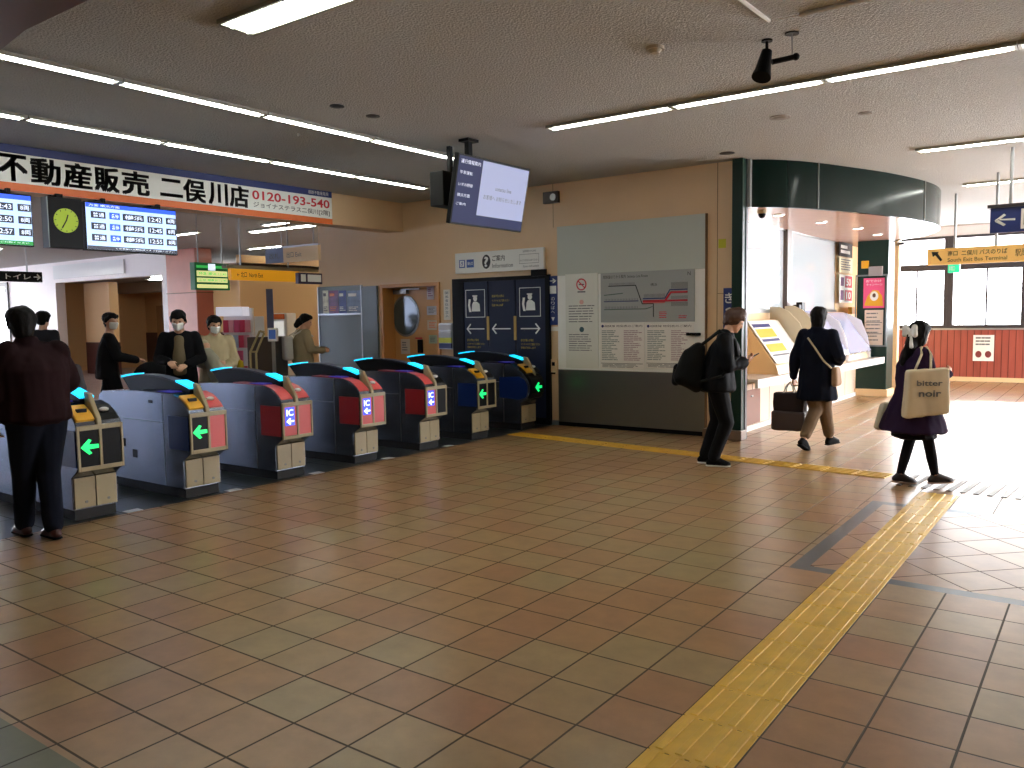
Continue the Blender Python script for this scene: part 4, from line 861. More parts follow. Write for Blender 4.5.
# brochure rack
def grp(px, dep): q = at(px, dep); return (q.x, q.y, 0)
g = thing('brochure_rack', 'white stepped brochure rack with lit header beyond the gates', 'brochure rack', grp(216, 14.5), YAW-.2)
zt = zpx(232, 307, 14.5); sc_ = 14.5/FPX; ww = 32*sc_
link('header', B(0, ww*.9, 0, .25, zt-.16, zt, bev=.01), mat('rack_header', (220, 220, 235), .4, emit=.5), g)
link('back_panel', B(0, ww, .25, .3, 0, zt-.02), M['white'], g)
for i in range(5):
    z_ = zt-.2-(i+1)*.27
    sh = link('shelf', prism(bmesh.new(), [(.22-i*.05, z_), (.25, z_), (.25, z_+.02), (.22-i*.05, z_+.02), (.205-i*.05, z_+.05), (.20-i*.05, z_)], 'x', 0, ww), M['white'], g)
    for k in range(5):
        cc = [(206, 60, 90), (220, 150, 160), (200, 80, 120), (235, 235, 235), (170, 190, 210)][(k+i*2) % 5 if i else k % 3]
        link('brochure', B(.03+k*ww*.19, .03+k*ww*.19+ww*.16, .17-i*.05, .20-i*.05, z_+.02, z_+.24), mat('brochure_%d_%d_%d' % cc, cc, .5), sh)
# fare adjustment machines and metal frame
g = thing('fare_machine', 'white fare adjustment machine with lit panel beyond the gates', 'machine', grp(273, 16.2), YAW-.1)
s_ = 16.2/FPX; zt = zpx(284, 313, 16.2)
link('body', B(0, 12*s_+.05, 0, .5, 0, zt, bev=.02), M['white'], g); link('header', B(.0, 12*s_, -.01, 0, zt-.12, zt-.02), M['signorange'], g)
link('lit_panel', B(.02, 11*s_, -.012, 0, zt-.5, zt-.16), mat('lit_panel', (226, 226, 220), .4, emit=.6), g)
link('screen', B(.04, .17, -.02, 0, zt-.75, zt-.55), M['black'], g); link('drawer', B(.02, 11*s_, -.012, 0, .5, .9), mat('machine_tan', (206, 176, 120), .5), g)
g = thing('steel_cabinet', 'low dark steel cabinet beyond the gates with small poster', 'cabinet', grp(246, 14.0), YAW-.1)
link('body', B(0, .48, 0, .6, 0, zpx(255, 337, 14), bev=.01), mat('cabinet_dark', (84, 76, 70), .35, .4), g); zt = zpx(255, 337, 14)
link('poster_sheet', B(.15, .32, -.01, 0, zt, zt+.35), M['paper'], g)
g = thing('blue_pole_banner', 'slim vertical blue-grey banner standing beyond the gates', 'banner', grp(267, 15.4), YAW)
link('cloth', B(0, .12, 0, .03, .8, zpx(270, 289, 15.4)), mat('banner_bluegrey', (74, 84, 118), .5), g); link('base', B(-.1, .22, -.15, .18, 0, .05), M['black'], g); link('pole', B(.05, .07, .01, .03, .05, .8), M['alum'], g)
g = thing('small_screen', 'small blue-screened terminal on the counter beyond the gates', 'terminal', grp(267, 13.4), YAW)
zt = zpx(271, 328, 13.4)
link('case', B(0, .15, 0, .1, zt-.22, zt, bev=.01), M['white'], g); link('display', B(.02, .13, -.005, 0, zt-.18, zt-.03), mat('terminal_blue', (60, 90, 150), .3, emit=.3), g); link('stand', B(.05, .1, .03, .08, 0, zt-.22), M['alum'], g)
g = thing('tube_railing', 'bent yellow-beige metal tube railing beyond the second gate', 'railing', grp(249, 12.8), YAW)
z1_, z0_ = zpx(262, 331, 12.8), zpx(250, 352, 12.8)
bm = tube(bmesh.new(), [(0, 0, 0), (0, 0, z0_), (.16, 0, z1_)], .018); tube(bm, [(.09, 0, 0), (.09, 0, z0_-.02), (.23, 0, z1_-.03)], .018); tube(bm, [(0, 0, z0_), (.09, 0, z0_)], .015); tube(bm, [(.16, 0, z1_), (.23, 0, z1_-.02)], .018)
link('frame', bm, mat('railing_beige', (176, 160, 110), .35, .5), g)

exec_people = True
# ------------------------------------------------------------------ PEOPLE
def hull(bm, ells, n=12):
    """convex skin round a chain of ellipsoids"""
    b = bmesh.new()
    for c, r in ells:
        r = (r, r, r) if not hasattr(r, '__len__') else r
        bmesh.ops.create_uvsphere(b, u_segments=n, v_segments=8, radius=1, matrix=Matrix.Translation(c) @ Matrix.Diagonal((*r, 1)))
    res = bmesh.ops.convex_hull(b, input=b.verts)
    bad = [v for v in b.verts if not v.link_faces or all(False for f in v.link_faces)]
    junk = [e for e in res.get('geom_interior', []) if isinstance(e, bmesh.types.BMVert)]
    bmesh.ops.delete(b, geom=junk, context='VERTS')
    b.faces.ensure_lookup_table()
    me = bpy.data.meshes.new('t'); b.to_mesh(me); b.free(); bm.from_mesh(me); bpy.data.meshes.remove(me)
def limb(bm, pts, rs):
    for i in range(len(pts)-1): hull(bm, [(pts[i], rs[i]), (pts[i+1], rs[i+1])])
def fuse(name, bm, material, parent, voxel=.012, smooth_it=4, folds=0, fscale=9, seed=0):
    me = bpy.data.meshes.new('t'); bm.to_mesh(me); bm.free(); ob = bpy.data.objects.new('t', me); C.objects.link(ob)
    r = ob.modifiers.new('r', 'REMESH'); r.mode = 'VOXEL'; r.voxel_size = voxel
    s = ob.modifiers.new('s', 'SMOOTH'); s.iterations = smooth_it; s.factor = .5
    bpy.context.view_layer.update()
    me2 = bpy.data.meshes.new_from_object(ob.evaluated_get(bpy.context.evaluated_depsgraph_get()))
    bpy.data.objects.remove(ob); bpy.data.meshes.remove(me); me2.name = name
    if folds:
        nn = [v.normal.copy() for v in me2.vertices]
        for v, n_ in zip(me2.vertices, nn):
            p_ = v.co; d = noise.noise(Vector((p_.x*fscale, p_.y*fscale, p_.z*fscale*.55+seed*3.1)))+.5*noise.noise(Vector((p_.x*fscale*2.2, p_.y*fscale*2.2, p_.z*fscale+seed)))
            v.co = p_+n_*d*folds
    o = bpy.data.objects.new(name, me2); C.objects.link(o); me2.materials.clear(); me2.materials.append(material)
    for p_ in me2.polygons: p_.use_smooth = True
    o.parent = parent; return o
V = Vector
def hand(bm, w, d, n, thumb_side, curl=.5, s=1):
    """palm from wrist w along d; palm faces n; fingers curl towards n; thumb leaves the side of the palm"""
    d = d.normalized(); n = (n-d*n.dot(d)).normalized(); t = d.cross(n)*thumb_side
    pb, pe = w+d*.02*s, w+d*.085*s
    hull(bm, [(pb+t*.018*s, .014*s), (pb-t*.018*s, .014*s), (pe+t*.03*s, .012*s), (pe-t*.03*s, .012*s)], 8)
    for k, L in enumerate((.072, .08, .074, .058)):
        b = pe+t*(.03-.02*k)*s; a1 = curl*.7; a2 = curl*1.7; a3 = curl*2.4
        p1 = b+(d*math.cos(a1)+n*math.sin(a1))*L*.45*s; p2 = p1+(d*math.cos(a2)+n*math.sin(a2))*L*.32*s; p3 = p2+(d*math.cos(a3)+n*math.sin(a3))*L*.24*s
        limb(bm, [b, p1, p2, p3], [.0095*s, .0088*s, .008*s, .0068*s])
    b = w+d*.035*s+t*.026*s; p1 = b+(d*.6+t*.7+n*.3).normalized()*.036*s; p2 = p1+(d*.85+t*.2+n*.5).normalized()*.03*s
    limb(bm, [b, p1, p2], [.013*s, .0105*s, .0085*s])

def person(label, loc, heading, height, J, wear, hair, build=1., face=None, name='person', voxel=.011, detail=True):
    """heading: direction faced (x, y). J: joints in metres for a 1.75 m figure facing +Y, +X its right."""
    s = height/1.75
    g = thing(name, label, 'person', loc, math.atan2(heading[1], heading[0])-PI/2)
    D = dict(pel=V((0, 0, .93)), chest=V((0, .0, 1.28)), neck=V((0, .0, 1.47)), head=V((0, .03, 1.63)), yaw=0, nod=0,
             shR=V((.17, 0, 1.41)), elR=V((.23, -.03, 1.13)), wrR=V((.24, .05, .88)), shL=V((-.17, 0, 1.41)), elL=V((-.23, -.03, 1.13)), wrL=V((-.24, .05, .88)),
             hipR=V((.09, 0, .90)), knR=V((.10, .03, .50)), anR=V((.10, -.02, .09)), hipL=V((-.09, 0, .90)), knL=V((-.10, .03, .50)), anL=V((-.10, -.02, .09)),
             hdR=V((0, .1, -1)), hdL=V((0, .1, -1)), npR=V((-1, 0, 0)), npL=V((1, 0, 0)), curlR=.5, curlL=.5, ftR=V((0, 1, -.0)), ftL=V((0, 1, 0)))
    D.update({k: (V(v) if isinstance(v, tuple) else v) for k, v in J.items()})
    P = {k: (v*s if isinstance(v, Vector) and not k.startswith(('hd', 'np', 'ft')) else v) for k, v in D.items()}
    b_ = build
    R = Matrix.Rotation(D['yaw'], 3, 'Z') @ Matrix.Rotation(D['nod'], 3, 'X'); hd = P['head']
    def hp(x, y, z): return hd + R @ V((x, y, z))*s
    def R4(): return R.to_4x4()
    # one continuous body: head with face, neck, trunk, limbs, hands with fingers, feet
    bm = bmesh.new()
    hull(bm, [(hp(0, -.015, .035), .082*s), (hp(0, .03, .03), .072*s), (hp(0, .045, -.055), .045*s), (hp(0, .02, -.03), .062*s)])
    hull(bm, [(hp(0, .085, -.09), .018*s), (hp(0, .05, -.06), .045*s)])
    hull(bm, [(hp(0, .098, .01), .009*s), (hp(0, .112, -.022), .013*s), (hp(0, .09, -.025), .018*s)])
    hull(bm, [(hp(-.03, .085, .03), .012*s), (hp(.03, .085, .03), .012*s)])
    hull(bm, [(hp(-.018, .093, -.058), .010*s), (hp(.018, .093, -.058), .010*s)])
    for k in (-1, 1): hull(bm, [(hp(k*.08, -.005, .01), (.010*s, .018*s, .024*s)), (hp(k*.078, .0, -.025), .010*s)])
    limb(bm, [hp(0, -.005, -.05), P['neck']-V((0, 0, .02))*s], [.056*s, .062*s])
    hull(bm, [(P['neck']-V((0, .0, .05))*s, .07*s), (P['shR'], .055*s), (P['shL'], .055*s), (P['chest'], (.16*s*b_, .10*s*b_, .12*s))])
    hull(bm, [(P['chest'], (.15*s*b_, .10*s*b_, .12*s)), (P['pel']+V((0, 0, .12))*s, (.13*s*b_, .09*s*b_, .08*s))]); hull(bm, [(P['pel']+V((0, 0, .12))*s, (.13*s*b_, .09*s*b_, .08*s)), (P['pel'], (.15*s*b_, .11*s*b_, .10*s))])
    for q in 'RL':
        limb(bm, [P['sh'+q], P['el'+q], P['wr'+q]], [.05*s, .038*s, .027*s])
        limb(bm, [P['hip'+q], P['kn'+q], P['an'+q]], [.085*s, .055*s, .04*s])
        f_ = D['ft'+q].normalized(); hull(bm, [(P['an'+q]-f_*.03*s-V((0, 0, .03))*s, .03*s), (P['an'+q], .035*s), (P['an'+q]+f_*.13*s-V((0, 0, .055))*s, .022*s)])
        hand(bm, P['wr'+q], D['hd'+q], D['np'+q], 1 if q == 'R' else -1, D['curl'+q], s)
    fuse('body', bm, M['skin'], g, voxel=.0085 if detail else .011, smooth_it=3)
    # eyes
    for k in (-1, 1):
        e = bmesh.new(); ell(e, hp(k*.031, .093, .012), (.013*s, .006*s, .007*s), 10); link('eye', e, M['ink'], g, smooth=True)
    # hair
    hb = bmesh.new()
    hull(hb, [(hp(0, -.03, .052), (.092*s, .092*s, .085*s)), (hp(0, .03, .08), (.078*s, .07*s, .05*s))])
    hull(hb, [(hp(0, -.06, .03), (.088*s, .06*s, .07*s)), (hp(0, -.055, -.055), (.066*s, .045*s, .03*s))])
    for k in (-1, 1): hull(hb, [(hp(k*.072, .02, .05), .024*s), (hp(k*.078, -.02, -.02), .018*s), (hp(k*.06, .05, .06), .024*s)])
    if hair.get('fringe'): hull(hb, [(hp(-.055, .072, .075), .022*s), (hp(.055, .072, .075), .022*s), (hp(0, .095, .05), .012*s)])
    for c, r in hair.get('extra', []): hull(hb, [(hp(*c_), r_*s) for c_, r_ in zip(c, r)])
    fuse('hair', hb, hair['mat'], g, voxel=.009, smooth_it=2, folds=.006, fscale=28)
    if face == 'mask':
        mb = bmesh.new(); hull(mb, [(hp(-.05, .062, -.02), .02*s), (hp(.05, .062, -.02), .02*s), (hp(0, .108, -.02), .016*s), (hp(0, .095, -.085), .018*s), (hp(-.04, .05, -.075), .018*s), (hp(.04, .05, -.075), .018*s)])
        fuse('face_mask', mb, M['mask'], g, voxel=.008, smooth_it=2)
    # clothes
    for wname, wk, wm, o_ in wear:
        bm = bmesh.new(); vx = voxel; fold = .005
        if wk == 'top':
            bot = o_.get('hem', .80)*s; fl = o_.get('flare', 1.); t = o_.get('t', .022)*s; sl = o_.get('sleeve', 1.)
            hull(bm, [(P['neck']-V((0, .0, .045))*s, .075*s), (P['shR']-V((.01, 0, .0)), .065*s), (P['shL']+V((.01, 0, 0)), .065*s), (P['chest'], (.165*s*b_+t, .115*s*b_+t, .12*s))])
            w_z = P['pel']+V((0, 0, .14))*s
            hull(bm, [(P['chest'], (.165*s*b_+t, .115*s*b_+t, .12*s)), (w_z, (.15*s*b_+t, .115*s*b_+t, .08*s))])
            low = V((P['pel'].x, P['pel'].y, bot+.05*s)); sh = V(o_.get('shift', (0, 0, 0)))*s
            hull(bm, [(w_z, (.15*s*b_+t, .115*s*b_+t, .08*s)), (P['pel'], (.165*s*b_+t, .125*s*b_+t, .08*s)), (low+sh, ((.16*b_*s+t)*fl, (.125*b_*s+t)*fl, .03*s))])
            if o_.get('collar'): hull(bm, [(P['neck']+V((0, -.01, .03))*s, (.075*s, .075*s, .03*s)), (P['neck']-V((0, 0, .06))*s, .085*s)])
            for q in 'RL':
                we = P['el'+q].lerp(P['wr'+q], o_.get('cuff', .93)); limb(bm, [P['sh'+q], P['el'+q], we], [.067*s*sl, .056*s*sl, .044*s*sl])
            fold = o_.get('fold', .007)
        elif wk == 'trousers':
            hull(bm, [(P['pel']+V((0, 0, .06))*s, (.155*s*b_, .115*s*b_, .06*s)), (P['hipR'], .10*s*b_), (P['hipL'], .10*s*b_), (P['pel'], (.165*s*b_, .125*s*b_, .09*s))])
            wd = o_.get('w', 1.)
            for q in 'RL': limb(bm, [P['hip'+q], P['kn'+q], P['kn'+q].lerp(P['an'+q], o_.get('len', .95))], [.105*s*wd*b_, .078*s*wd, .062*s*wd])
        elif wk == 'tights':
            for q in 'RL': limb(bm, [P['hip'+q], P['kn'+q], P['kn'+q].lerp(P['an'+q], .5), P['an'+q]], [.09*s, .06*s, .056*s, .04*s])
            fold = 0
        elif wk == 'skirt':
            a = P['pel']+V((0, 0, .1))*s; hz = o_['hem']*s; sh = V(o_.get('shift', (0, 0, 0)))*s; r = o_['r']*s
            hull(bm, [(a, (.15*s, .12*s, .04*s)), (V((a.x, a.y, hz+.03))+sh, (r, r*.8, .025*s))]); fold = .016
        elif wk == 'free':
            for chain in o_['chains']: hull(bm, [(V(c)*s, (V(r)*s if hasattr(r, '__len__') else r*s)) for c, r in chain])
            fold = o_.get('fold', .006)
        fuse(wname, bm, wm, g, voxel=vx, smooth_it=3, folds=fold*s, seed=len(wname))
    for q in 'RL':
        f_ = D['ft'+q].normalized(); a = P['an'+q]; sh = bmesh.new(); up = V((0, 0, 1)); sd = f_.cross(up).normalized(); dn = -(sd.cross(f_)).normalized() if False else (f_.cross(sd)).normalized(); 
        if dn.z > 0: dn = -dn
        he, to = a-f_*.045*s+dn*.045*s, a+f_*.165*s+dn*.058*s
        hull(sh, [(he, .036*s), (a+dn*.0*s, .042*s), (to-f_*.03*s, (.042*s, .04*s, .028*s)), (to, .026*s)])
        so = fuse('shoe', sh, wear_shoe.get('m', M['shoe']), g, voxel=.008, smooth_it=2)
        b2 = bmesh.new(); hull(b2, [(he+dn*.03*s, (.042*s, .042*s, .012*s)), (to+dn*.02*s-f_*.02*s, (.048*s, .045*s, .012*s)), (to+dn*.016*s, (.03*s, .03*s, .012*s))])
        fuse('sole', b2, wear_shoe.get('sole', M['shoe']), so, voxel=.007, smooth_it=1)
    return g, P, s, hp
wear_shoe = {}
cl = lambda n, c, r=.85: mat('cloth_'+n, c, r, bump=.15, bscale=150, spec=.12)

def fpos(px, py): q = PZ(px, py, 0); return (q.x, q.y, 0)
# 1. man in maroon going through the first gate
wear_shoe = dict(m=mat('shoe_oxblood', (60, 20, 18), .4), sole=M['shoe'])
q = PZ(38, 538, 0)
g1 = person('man from behind in a dark maroon sweater, walking into the nearest gate', (-6.62, 2.90, 0), (-1, .05), 1.79,
    dict(head=(-.05, .06, 1.62), neck=(-.03, .02, 1.48), hipR=(.07, 0, .9), hipL=(-.07, 0, .9), elR=(.30, .12, 1.17), wrR=(.26, .34, 1.04), hdR=(-.1, .9, -.2), npR=(0, -.2, -1), elL=(-.24, .02, 1.12), wrL=(-.2, .2, .92), knL=(-.06, .14, .5), anL=(-.05, .22, .09), knR=(.07, .03, .5), anR=(.05, -.06, .09)),
    [('trousers', 'trousers', cl('navy_jeans', (18, 22, 34)), dict(w=1.12)), ('sweater', 'top', cl('maroon', (34, 17, 20)), dict(hem=.86, t=.05, sleeve=1.3, fold=.012, collar=True))],
    dict(mat=M['hair'], extra=[(((0, -.03, .04), (0, -.05, -.06)), (.1, .07))]), build=1.22)
# 2. young man with phone and backpack
wear_shoe = dict(m=M['shoe'], sole=M['shoesole'])
g2_, P, s, hp = person('young man in black jacket with backpack looking at a phone', (-3.47, 8.54, 0), (.93, .37), 1.72,
    dict(head=(0, .17, 1.61), neck=(0, .10, 1.47), nod=-.5, chest=(0, .07, 1.27), shR=(.18, .08, 1.40), shL=(-.18, .08, 1.40), elR=(.2, .12, 1.13), wrR=(.05, .29, 1.15), elL=(-.2, .10, 1.13), wrL=(-.07, .27, 1.13), hdR=(-.3, .8, .5), hdL=(.3, .8, .5), npR=(-.3, -.3, 1), npL=(.3, -.3, 1), curlR=.7, curlL=.8,
         knR=(.09, .10, .5), anR=(.09, -.04, .09), knL=(-.09, .0, .5), anL=(-.09, -.14, .09), ftL=(0, 1, -.0)),
    [('trousers', 'trousers', cl('black_track', (11, 11, 13), .7), dict(w=1.05)), ('jacket', 'top', cl('black_jacket', (10, 12, 16), .65), dict(hem=.80, t=.06, sleeve=1.4, collar=True, fold=.014))],
    dict(mat=M['hair_br'], fringe=True, extra=[(((0, -.02, .03), (0, .02, .09)), (.105, .08))]), build=1.08)
hloc = lambda g, p: g.location + Matrix.Rotation(g.rotation_euler.z, 3, 'Z') @ V(p)
ph = thing('smartphone', 'black smartphone held in both hands by the young man', 'phone', hloc(g2_, (0, .375*s, 1.215*s)), g2_.rotation_euler.z)
o = link('body', B(-.037, .037, -.075, .075, -.004, .004, bev=.003), M['black'], ph); o.rotation_euler = (.55, 0, 0)
l2 = link('display', B(-.033, .033, -.07, .07, .004, .005), mat('phone_screen', (60, 70, 90), .2, emit=.3), o)
bp = thing('backpack', 'bulky black backpack worn by the young man with the phone', 'backpack', g2_.location, g2_.rotation_euler.z)
bm = bmesh.new(); hull(bm, [(V((.1, -.20, 1.28)), .07), (V((-.1, -.20, 1.28)), .07), (V((.12, -.22, .90)), .08), (V((-.12, -.22, .90)), .08), (V((.07, -.30, 1.22)), .07), (V((-.07, -.30, 1.22)), .07), (V((.1, -.37, .98)), .10), (V((-.1, -.37, .98)), .10)])
fuse('main_sack', bm, cl('backpack', (10, 11, 11), .6), bp, folds=.012, fscale=7)
bm = bmesh.new(); hull(bm, [(V((.07, -.43, 1.08)), .04), (V((-.07, -.43, 1.08)), .04), (V((.08, -.44, .93)), .05), (V((-.08, -.44, .93)), .05)]); fuse('front_pocket', bm, cl('backpack', (10, 11, 11), .6), bp)
for k in (-1, 1):
    bm = tube(bmesh.new(), [V((k*.1, -.2, 1.30)), V((k*.12, .02, 1.475)), V((k*.13, .18, 1.38)), V((k*.16, .21, 1.2)), V((k*.23, .05, 1.0)), V((k*.16, -.2, .93))], .017); link('strap', bm, cl('strap', (30, 32, 32), .6), bp, smooth=True)
# 3. woman in navy coat, from behind
wear_shoe = dict(m=M['shoe'], sole=M['shoe'])
g3, P, s, hp = person('woman from behind in a long navy coat by the counter', (-2.88, 10.2, 0), (.12, 1), 1.72,
    dict(head=(.0, .03, 1.63), elL=(-.27, -.03, 1.13), wrL=(-.31, .02, .88), elR=(.30, -.06, 1.15), wrR=(.2, .14, 1.08), hdR=(-.5, .5, .3), npR=(-.3, -.5, 0), curlL=1.0, knR=(.05, .12, .5), anR=(.08, .22, .12), knL=(-.02, .03, .5), anL=(-.07, -.22, .13), ftL=(.1, .9, -.42), ftR=(.2, 1, .05)),
    [('trousers', 'trousers', cl('khaki', (112, 92, 72)), dict(w=1.1, len=.82)), ('coat', 'top', cl('navy_coat', (16, 20, 34)), dict(hem=.58, flare=1.18, t=.05, sleeve=1.25, collar=True, fold=.012))],
    dict(mat=M['hair'], extra=[(((0, -.02, .02), (0, -.03, -.09)), (.095, .08))]), build=1.02)
bg = thing('shopping_bag', 'large dark brown shopping bag held by the woman in navy', 'bag', hloc(g3, (-.33, -.02, 0)), g3.rotation_euler.z+.1)
bm = bmesh.new(); hull(bm, [(V((k*.17, j*.06, z)), .02) for k in (-1, 1) for j in (-1, 1) for z in (.24, .66)]); fuse('sack', bm, cl('bag_brown', (48, 40, 42), .5), bg, folds=.012, fscale=8)
bm = bmesh.new(); hull(bm, [(V((k*.186, j*.078, z)), .022) for k in (-1, 1) for j in (-1, 1) for z in (.23, .43)]); fuse('lower_sleeve', bm, mat('bag_satin', (70, 60, 62), .35), bg, folds=.008)
for j in (-1, 1): link('handle', tube(bmesh.new(), [V((-.07, j*.05, .66)), V((-.035, j*.02, .76)), V((0, 0, .81)), V((.035, j*.02, .76)), V((.07, j*.05, .66))], .009), M['signwhite'], bg, smooth=True)
sb = thing('shoulder_bag', 'small tan shoulder bag on a strap across the navy coat', 'bag', g3.location, g3.rotation_euler.z)
bm = bmesh.new(); hull(bm, [(V((.25, -.1, .98)), .035), (V((.22, .06, .98)), .035), (V((.26, -.12, .82)), .04), (V((.23, .07, .82)), .04)]); fuse('pouch', bm, cl('tan_bag', (150, 118, 90), .6), sb)
link('strap', tube(bmesh.new(), [V((-.04, -.19, 1.36)), V((.06, -.215, 1.24)), V((.15, -.20, 1.1)), V((.23, -.14, 1.0))], .011), cl('strap_cream', (190, 176, 150), .6), sb, smooth=True)
# 4. woman with tote bags
wear_shoe = dict(m=mat('flat_shoe', (40, 32, 36), .4), sole=mat('sole_tan', (170, 140, 120), .5))
g4, P, s, hp = person('woman in dark purple coat and white hair bow, walking right', (-1.50, 8.50, 0), (.84, .56), 1.55,
    dict(head=(.01, .04, 1.63), yaw=.4, nod=-.1, elR=(.25, .06, 1.15), wrR=(.2, .25, 1.22), hdR=(-.6, .5, .2), npR=(-.3, -.6, 0), elL=(-.27, -.02, 1.13), wrL=(-.30, .02, .90), curlL=.9,
         knR=(.08, .12, .5), anR=(.08, .20, .12), ftR=(0, 1, .05), knL=(-.08, .0, .5), anL=(-.08, -.10, .10), ftL=(0, 1, -.1)),
    [('tights', 'tights', cl('tights', (24, 22, 28)), {}), ('skirt', 'skirt', cl('skirt_black', (22, 20, 26)), dict(hem=.50, r=.27, shift=(0, -.0, 0))), ('coat', 'top', cl('purple_coat', (40, 24, 50)), dict(hem=.56, flare=1.75, t=.055, sleeve=1.35, collar=True, fold=.018, shift=(.02, -.02, 0)))],
    dict(mat=M['hair'], extra=[(((0, -.02, .04), (0, -.03, -.07)), (.105, .09)), (((0, -.08, -.02), (.0, -.12, -.14)), (.07, .06)), (((0, -.12, -.14), (-.02, -.17, -.32)), (.06, .04)), (((-.05, -.06, -.05), (-.07, -.1, -.28)), (.05, .03))]), build=1.08)
bw = thing('hair_bow', 'big white ribbon bow tied in the dark hair', 'hair bow', g4.location, g4.rotation_euler.z)
bm = bmesh.new(); c = hp(.02, -.15, .0)
for k in (-1, 1):
    hull(bm, [(c, .014), (c+V((k*.10, -.01, .055)), .024), (c+V((k*.11, -.01, -.02)), .024)]); hull(bm, [(c, .012), (c+V((k*.06, -.02, -.13)), .018)])
fuse('ribbon', bm, M['mask'], bw, voxel=.007, smooth_it=2, folds=.004, fscale=20)
bm = bmesh.new(); ell(bm, c, (.022, .022, .022)); link('knot', bm, M['mask'], bw, smooth=True)
tb = thing('tote_bag', 'cream canvas tote with lettering on the shoulder of the woman in purple', 'bag', g4.location, g4.rotation_euler.z)
bm = bmesh.new(); hull(bm, [(V((.27+j*.035, y_, z)), .022) for y_, z in ((-.2, .70), (.16, .74), (-.17, 1.10), (.15, 1.12)) for j in (-1, 1)]); fuse('sack', bm, M['bag_cream'], tb, folds=.008, fscale=8)
t = text_bm([('bitter', -.13, .1, .98, 1.03, .02), ('noir', -.11, .09, .88, .94, .025)], 0)
for v in t.verts: v.co = V((.336, v.co.x, v.co.z))
link('lettering', t, M['inkgrey'], tb)
for dy in (-.07, .07): link('strap', tube(bmesh.new(), [V((.27, dy-.05, 1.12)), V((.22, dy*.6, 1.26)), V((.17, dy*.3, 1.325)), V((.11, dy*.3, 1.3))], .011), M['bag_cream'], tb, smooth=True)
tb2 = thing('tote_bag', 'plain pale bag hanging low on the far side of the purple coat', 'bag', g4.location, g4.rotation_euler.z)
bm = bmesh.new(); hull(bm, [(V((-.33+j*.03, y_, z)), .022) for y_, z in ((-.22, .52), (.05, .52), (-.16, .74), (.04, .76)) for j in (-1, 1)]); fuse('sack', bm, mat('bag_pale', (200, 192, 172), .8), tb2, folds=.01, fscale=8)
link('handle', tube(bmesh.new(), [V((-.33, -.1, .75)), V((-.29, -.02, .80)), V((-.33, .02, .75))], .009), M['bag_cream'], tb2, smooth=True)
# 5. far people
wear_shoe = dict(m=M['shoe'], sole=M['shoe'])
q = at(108, 11.6)
person('masked man in black leaning on a pushchair beyond the gates', (q.x, q.y, 0), (.5, .9), 1.80,
    dict(pel=(0, -.04, .93), elR=(.24, .1, 1.15), wrR=(.16, .34, 1.10), elL=(-.24, .1, 1.15), wrL=(-.14, .34, 1.10), hdR=(-.1, 1, -.1), hdL=(.1, 1, -.1), npR=(0, 0, -1), npL=(0, 0, -1), curlR=.9, curlL=.9, yaw=-.9,
         knR=(.1, .12, .5), anR=(.1, .24, .1), knL=(-.1, -.1, .5), anL=(-.1, -.38, .12)),
    [('trousers', 'trousers', cl('black_a', (20, 20, 24)), {}), ('jacket', 'top', cl('black_b', (22, 22, 25)), dict(hem=.82, t=.03, sleeve=1.1))], dict(mat=M['hair'], fringe=True), face='mask', detail=False)
# pushchair
qc = at(142, 11.3)
g = thing('pushchair', 'dark pushchair with a hood between the two masked men', 'pushchair', (qc.x, qc.y, 0), YAW-.5)
bm = bmesh.new(); hull(bm, [(V((0, 0, .45)), (.2, .2, .06)), (V((0, .12, .75)), (.2, .06, .1))]); fuse('seat', bm, cl('pram', (26, 26, 30)), g)
bm = bmesh.new(); ell(bm, (0, .12, .92), (.23, .26, .2), 16); bmesh.ops.bisect_plane(bm, geom=bm.verts[:]+bm.edges[:]+bm.faces[:], plane_co=(0, .0, .88), plane_no=(0, -.8, -.6), clear_outer=True); o = link('hood', bm, cl('pram', (26, 26, 30)), g, smooth=True); md = o.modifiers.new('s', 'SOLIDIFY'); md.thickness = .01
link('frame', tube(bmesh.new(), [V((-.22, -.25, .1)), V((-.22, .2, .75)), V((-.22, .42, 1.08)), V((.22, .42, 1.08)), V((.22, .2, .75)), V((.22, -.25, .1))], .012), M['alum'], g)
link('basket', B(-.19, .19, -.15, .2, .2, .3, bev=.02), cl('basket', (70, 70, 72)), g)
for wx_, wy_ in ((-.24, -.25), (.24, -.25), (-.24, .3), (.24, .3)):
    bm = bmesh.new(); cyl(bm, (wx_-.015, wy_, .09), (wx_+.015, wy_, .09), .09, n=24); link('wheel', bm, M['black'], g)
wear_shoe = dict(m=M['shoe'], sole=M['shoe'])
gi, *_ = person('small child in dark clothes seated in the pushchair', (qc.x, qc.y, .0), (.45, -.9), .95,
    dict(pel=(0, -.05, .93), knR=(.12, .3, .95), anR=(.12, .42, .62), knL=(-.12, .3, .95), anL=(-.12, .42, .62), hipR=(.09, 0, .93), hipL=(-.09, 0, .93), elR=(.22, .1, 1.15), wrR=(.1, .3, 1.15), elL=(-.22, .1, 1.15), wrL=(-.1, .3, 1.15), hdR=(0, 1, 0), hdL=(0, 1, 0)),
    [('trousers', 'trousers', cl('child_a', (60, 52, 48)), {}), ('jacket', 'top', cl('child_b', (90, 76, 62)), dict(hem=.86, t=.04, sleeve=1.2))], dict(mat=M['hair'], fringe=True), detail=False)
q = at(179, 10.5)
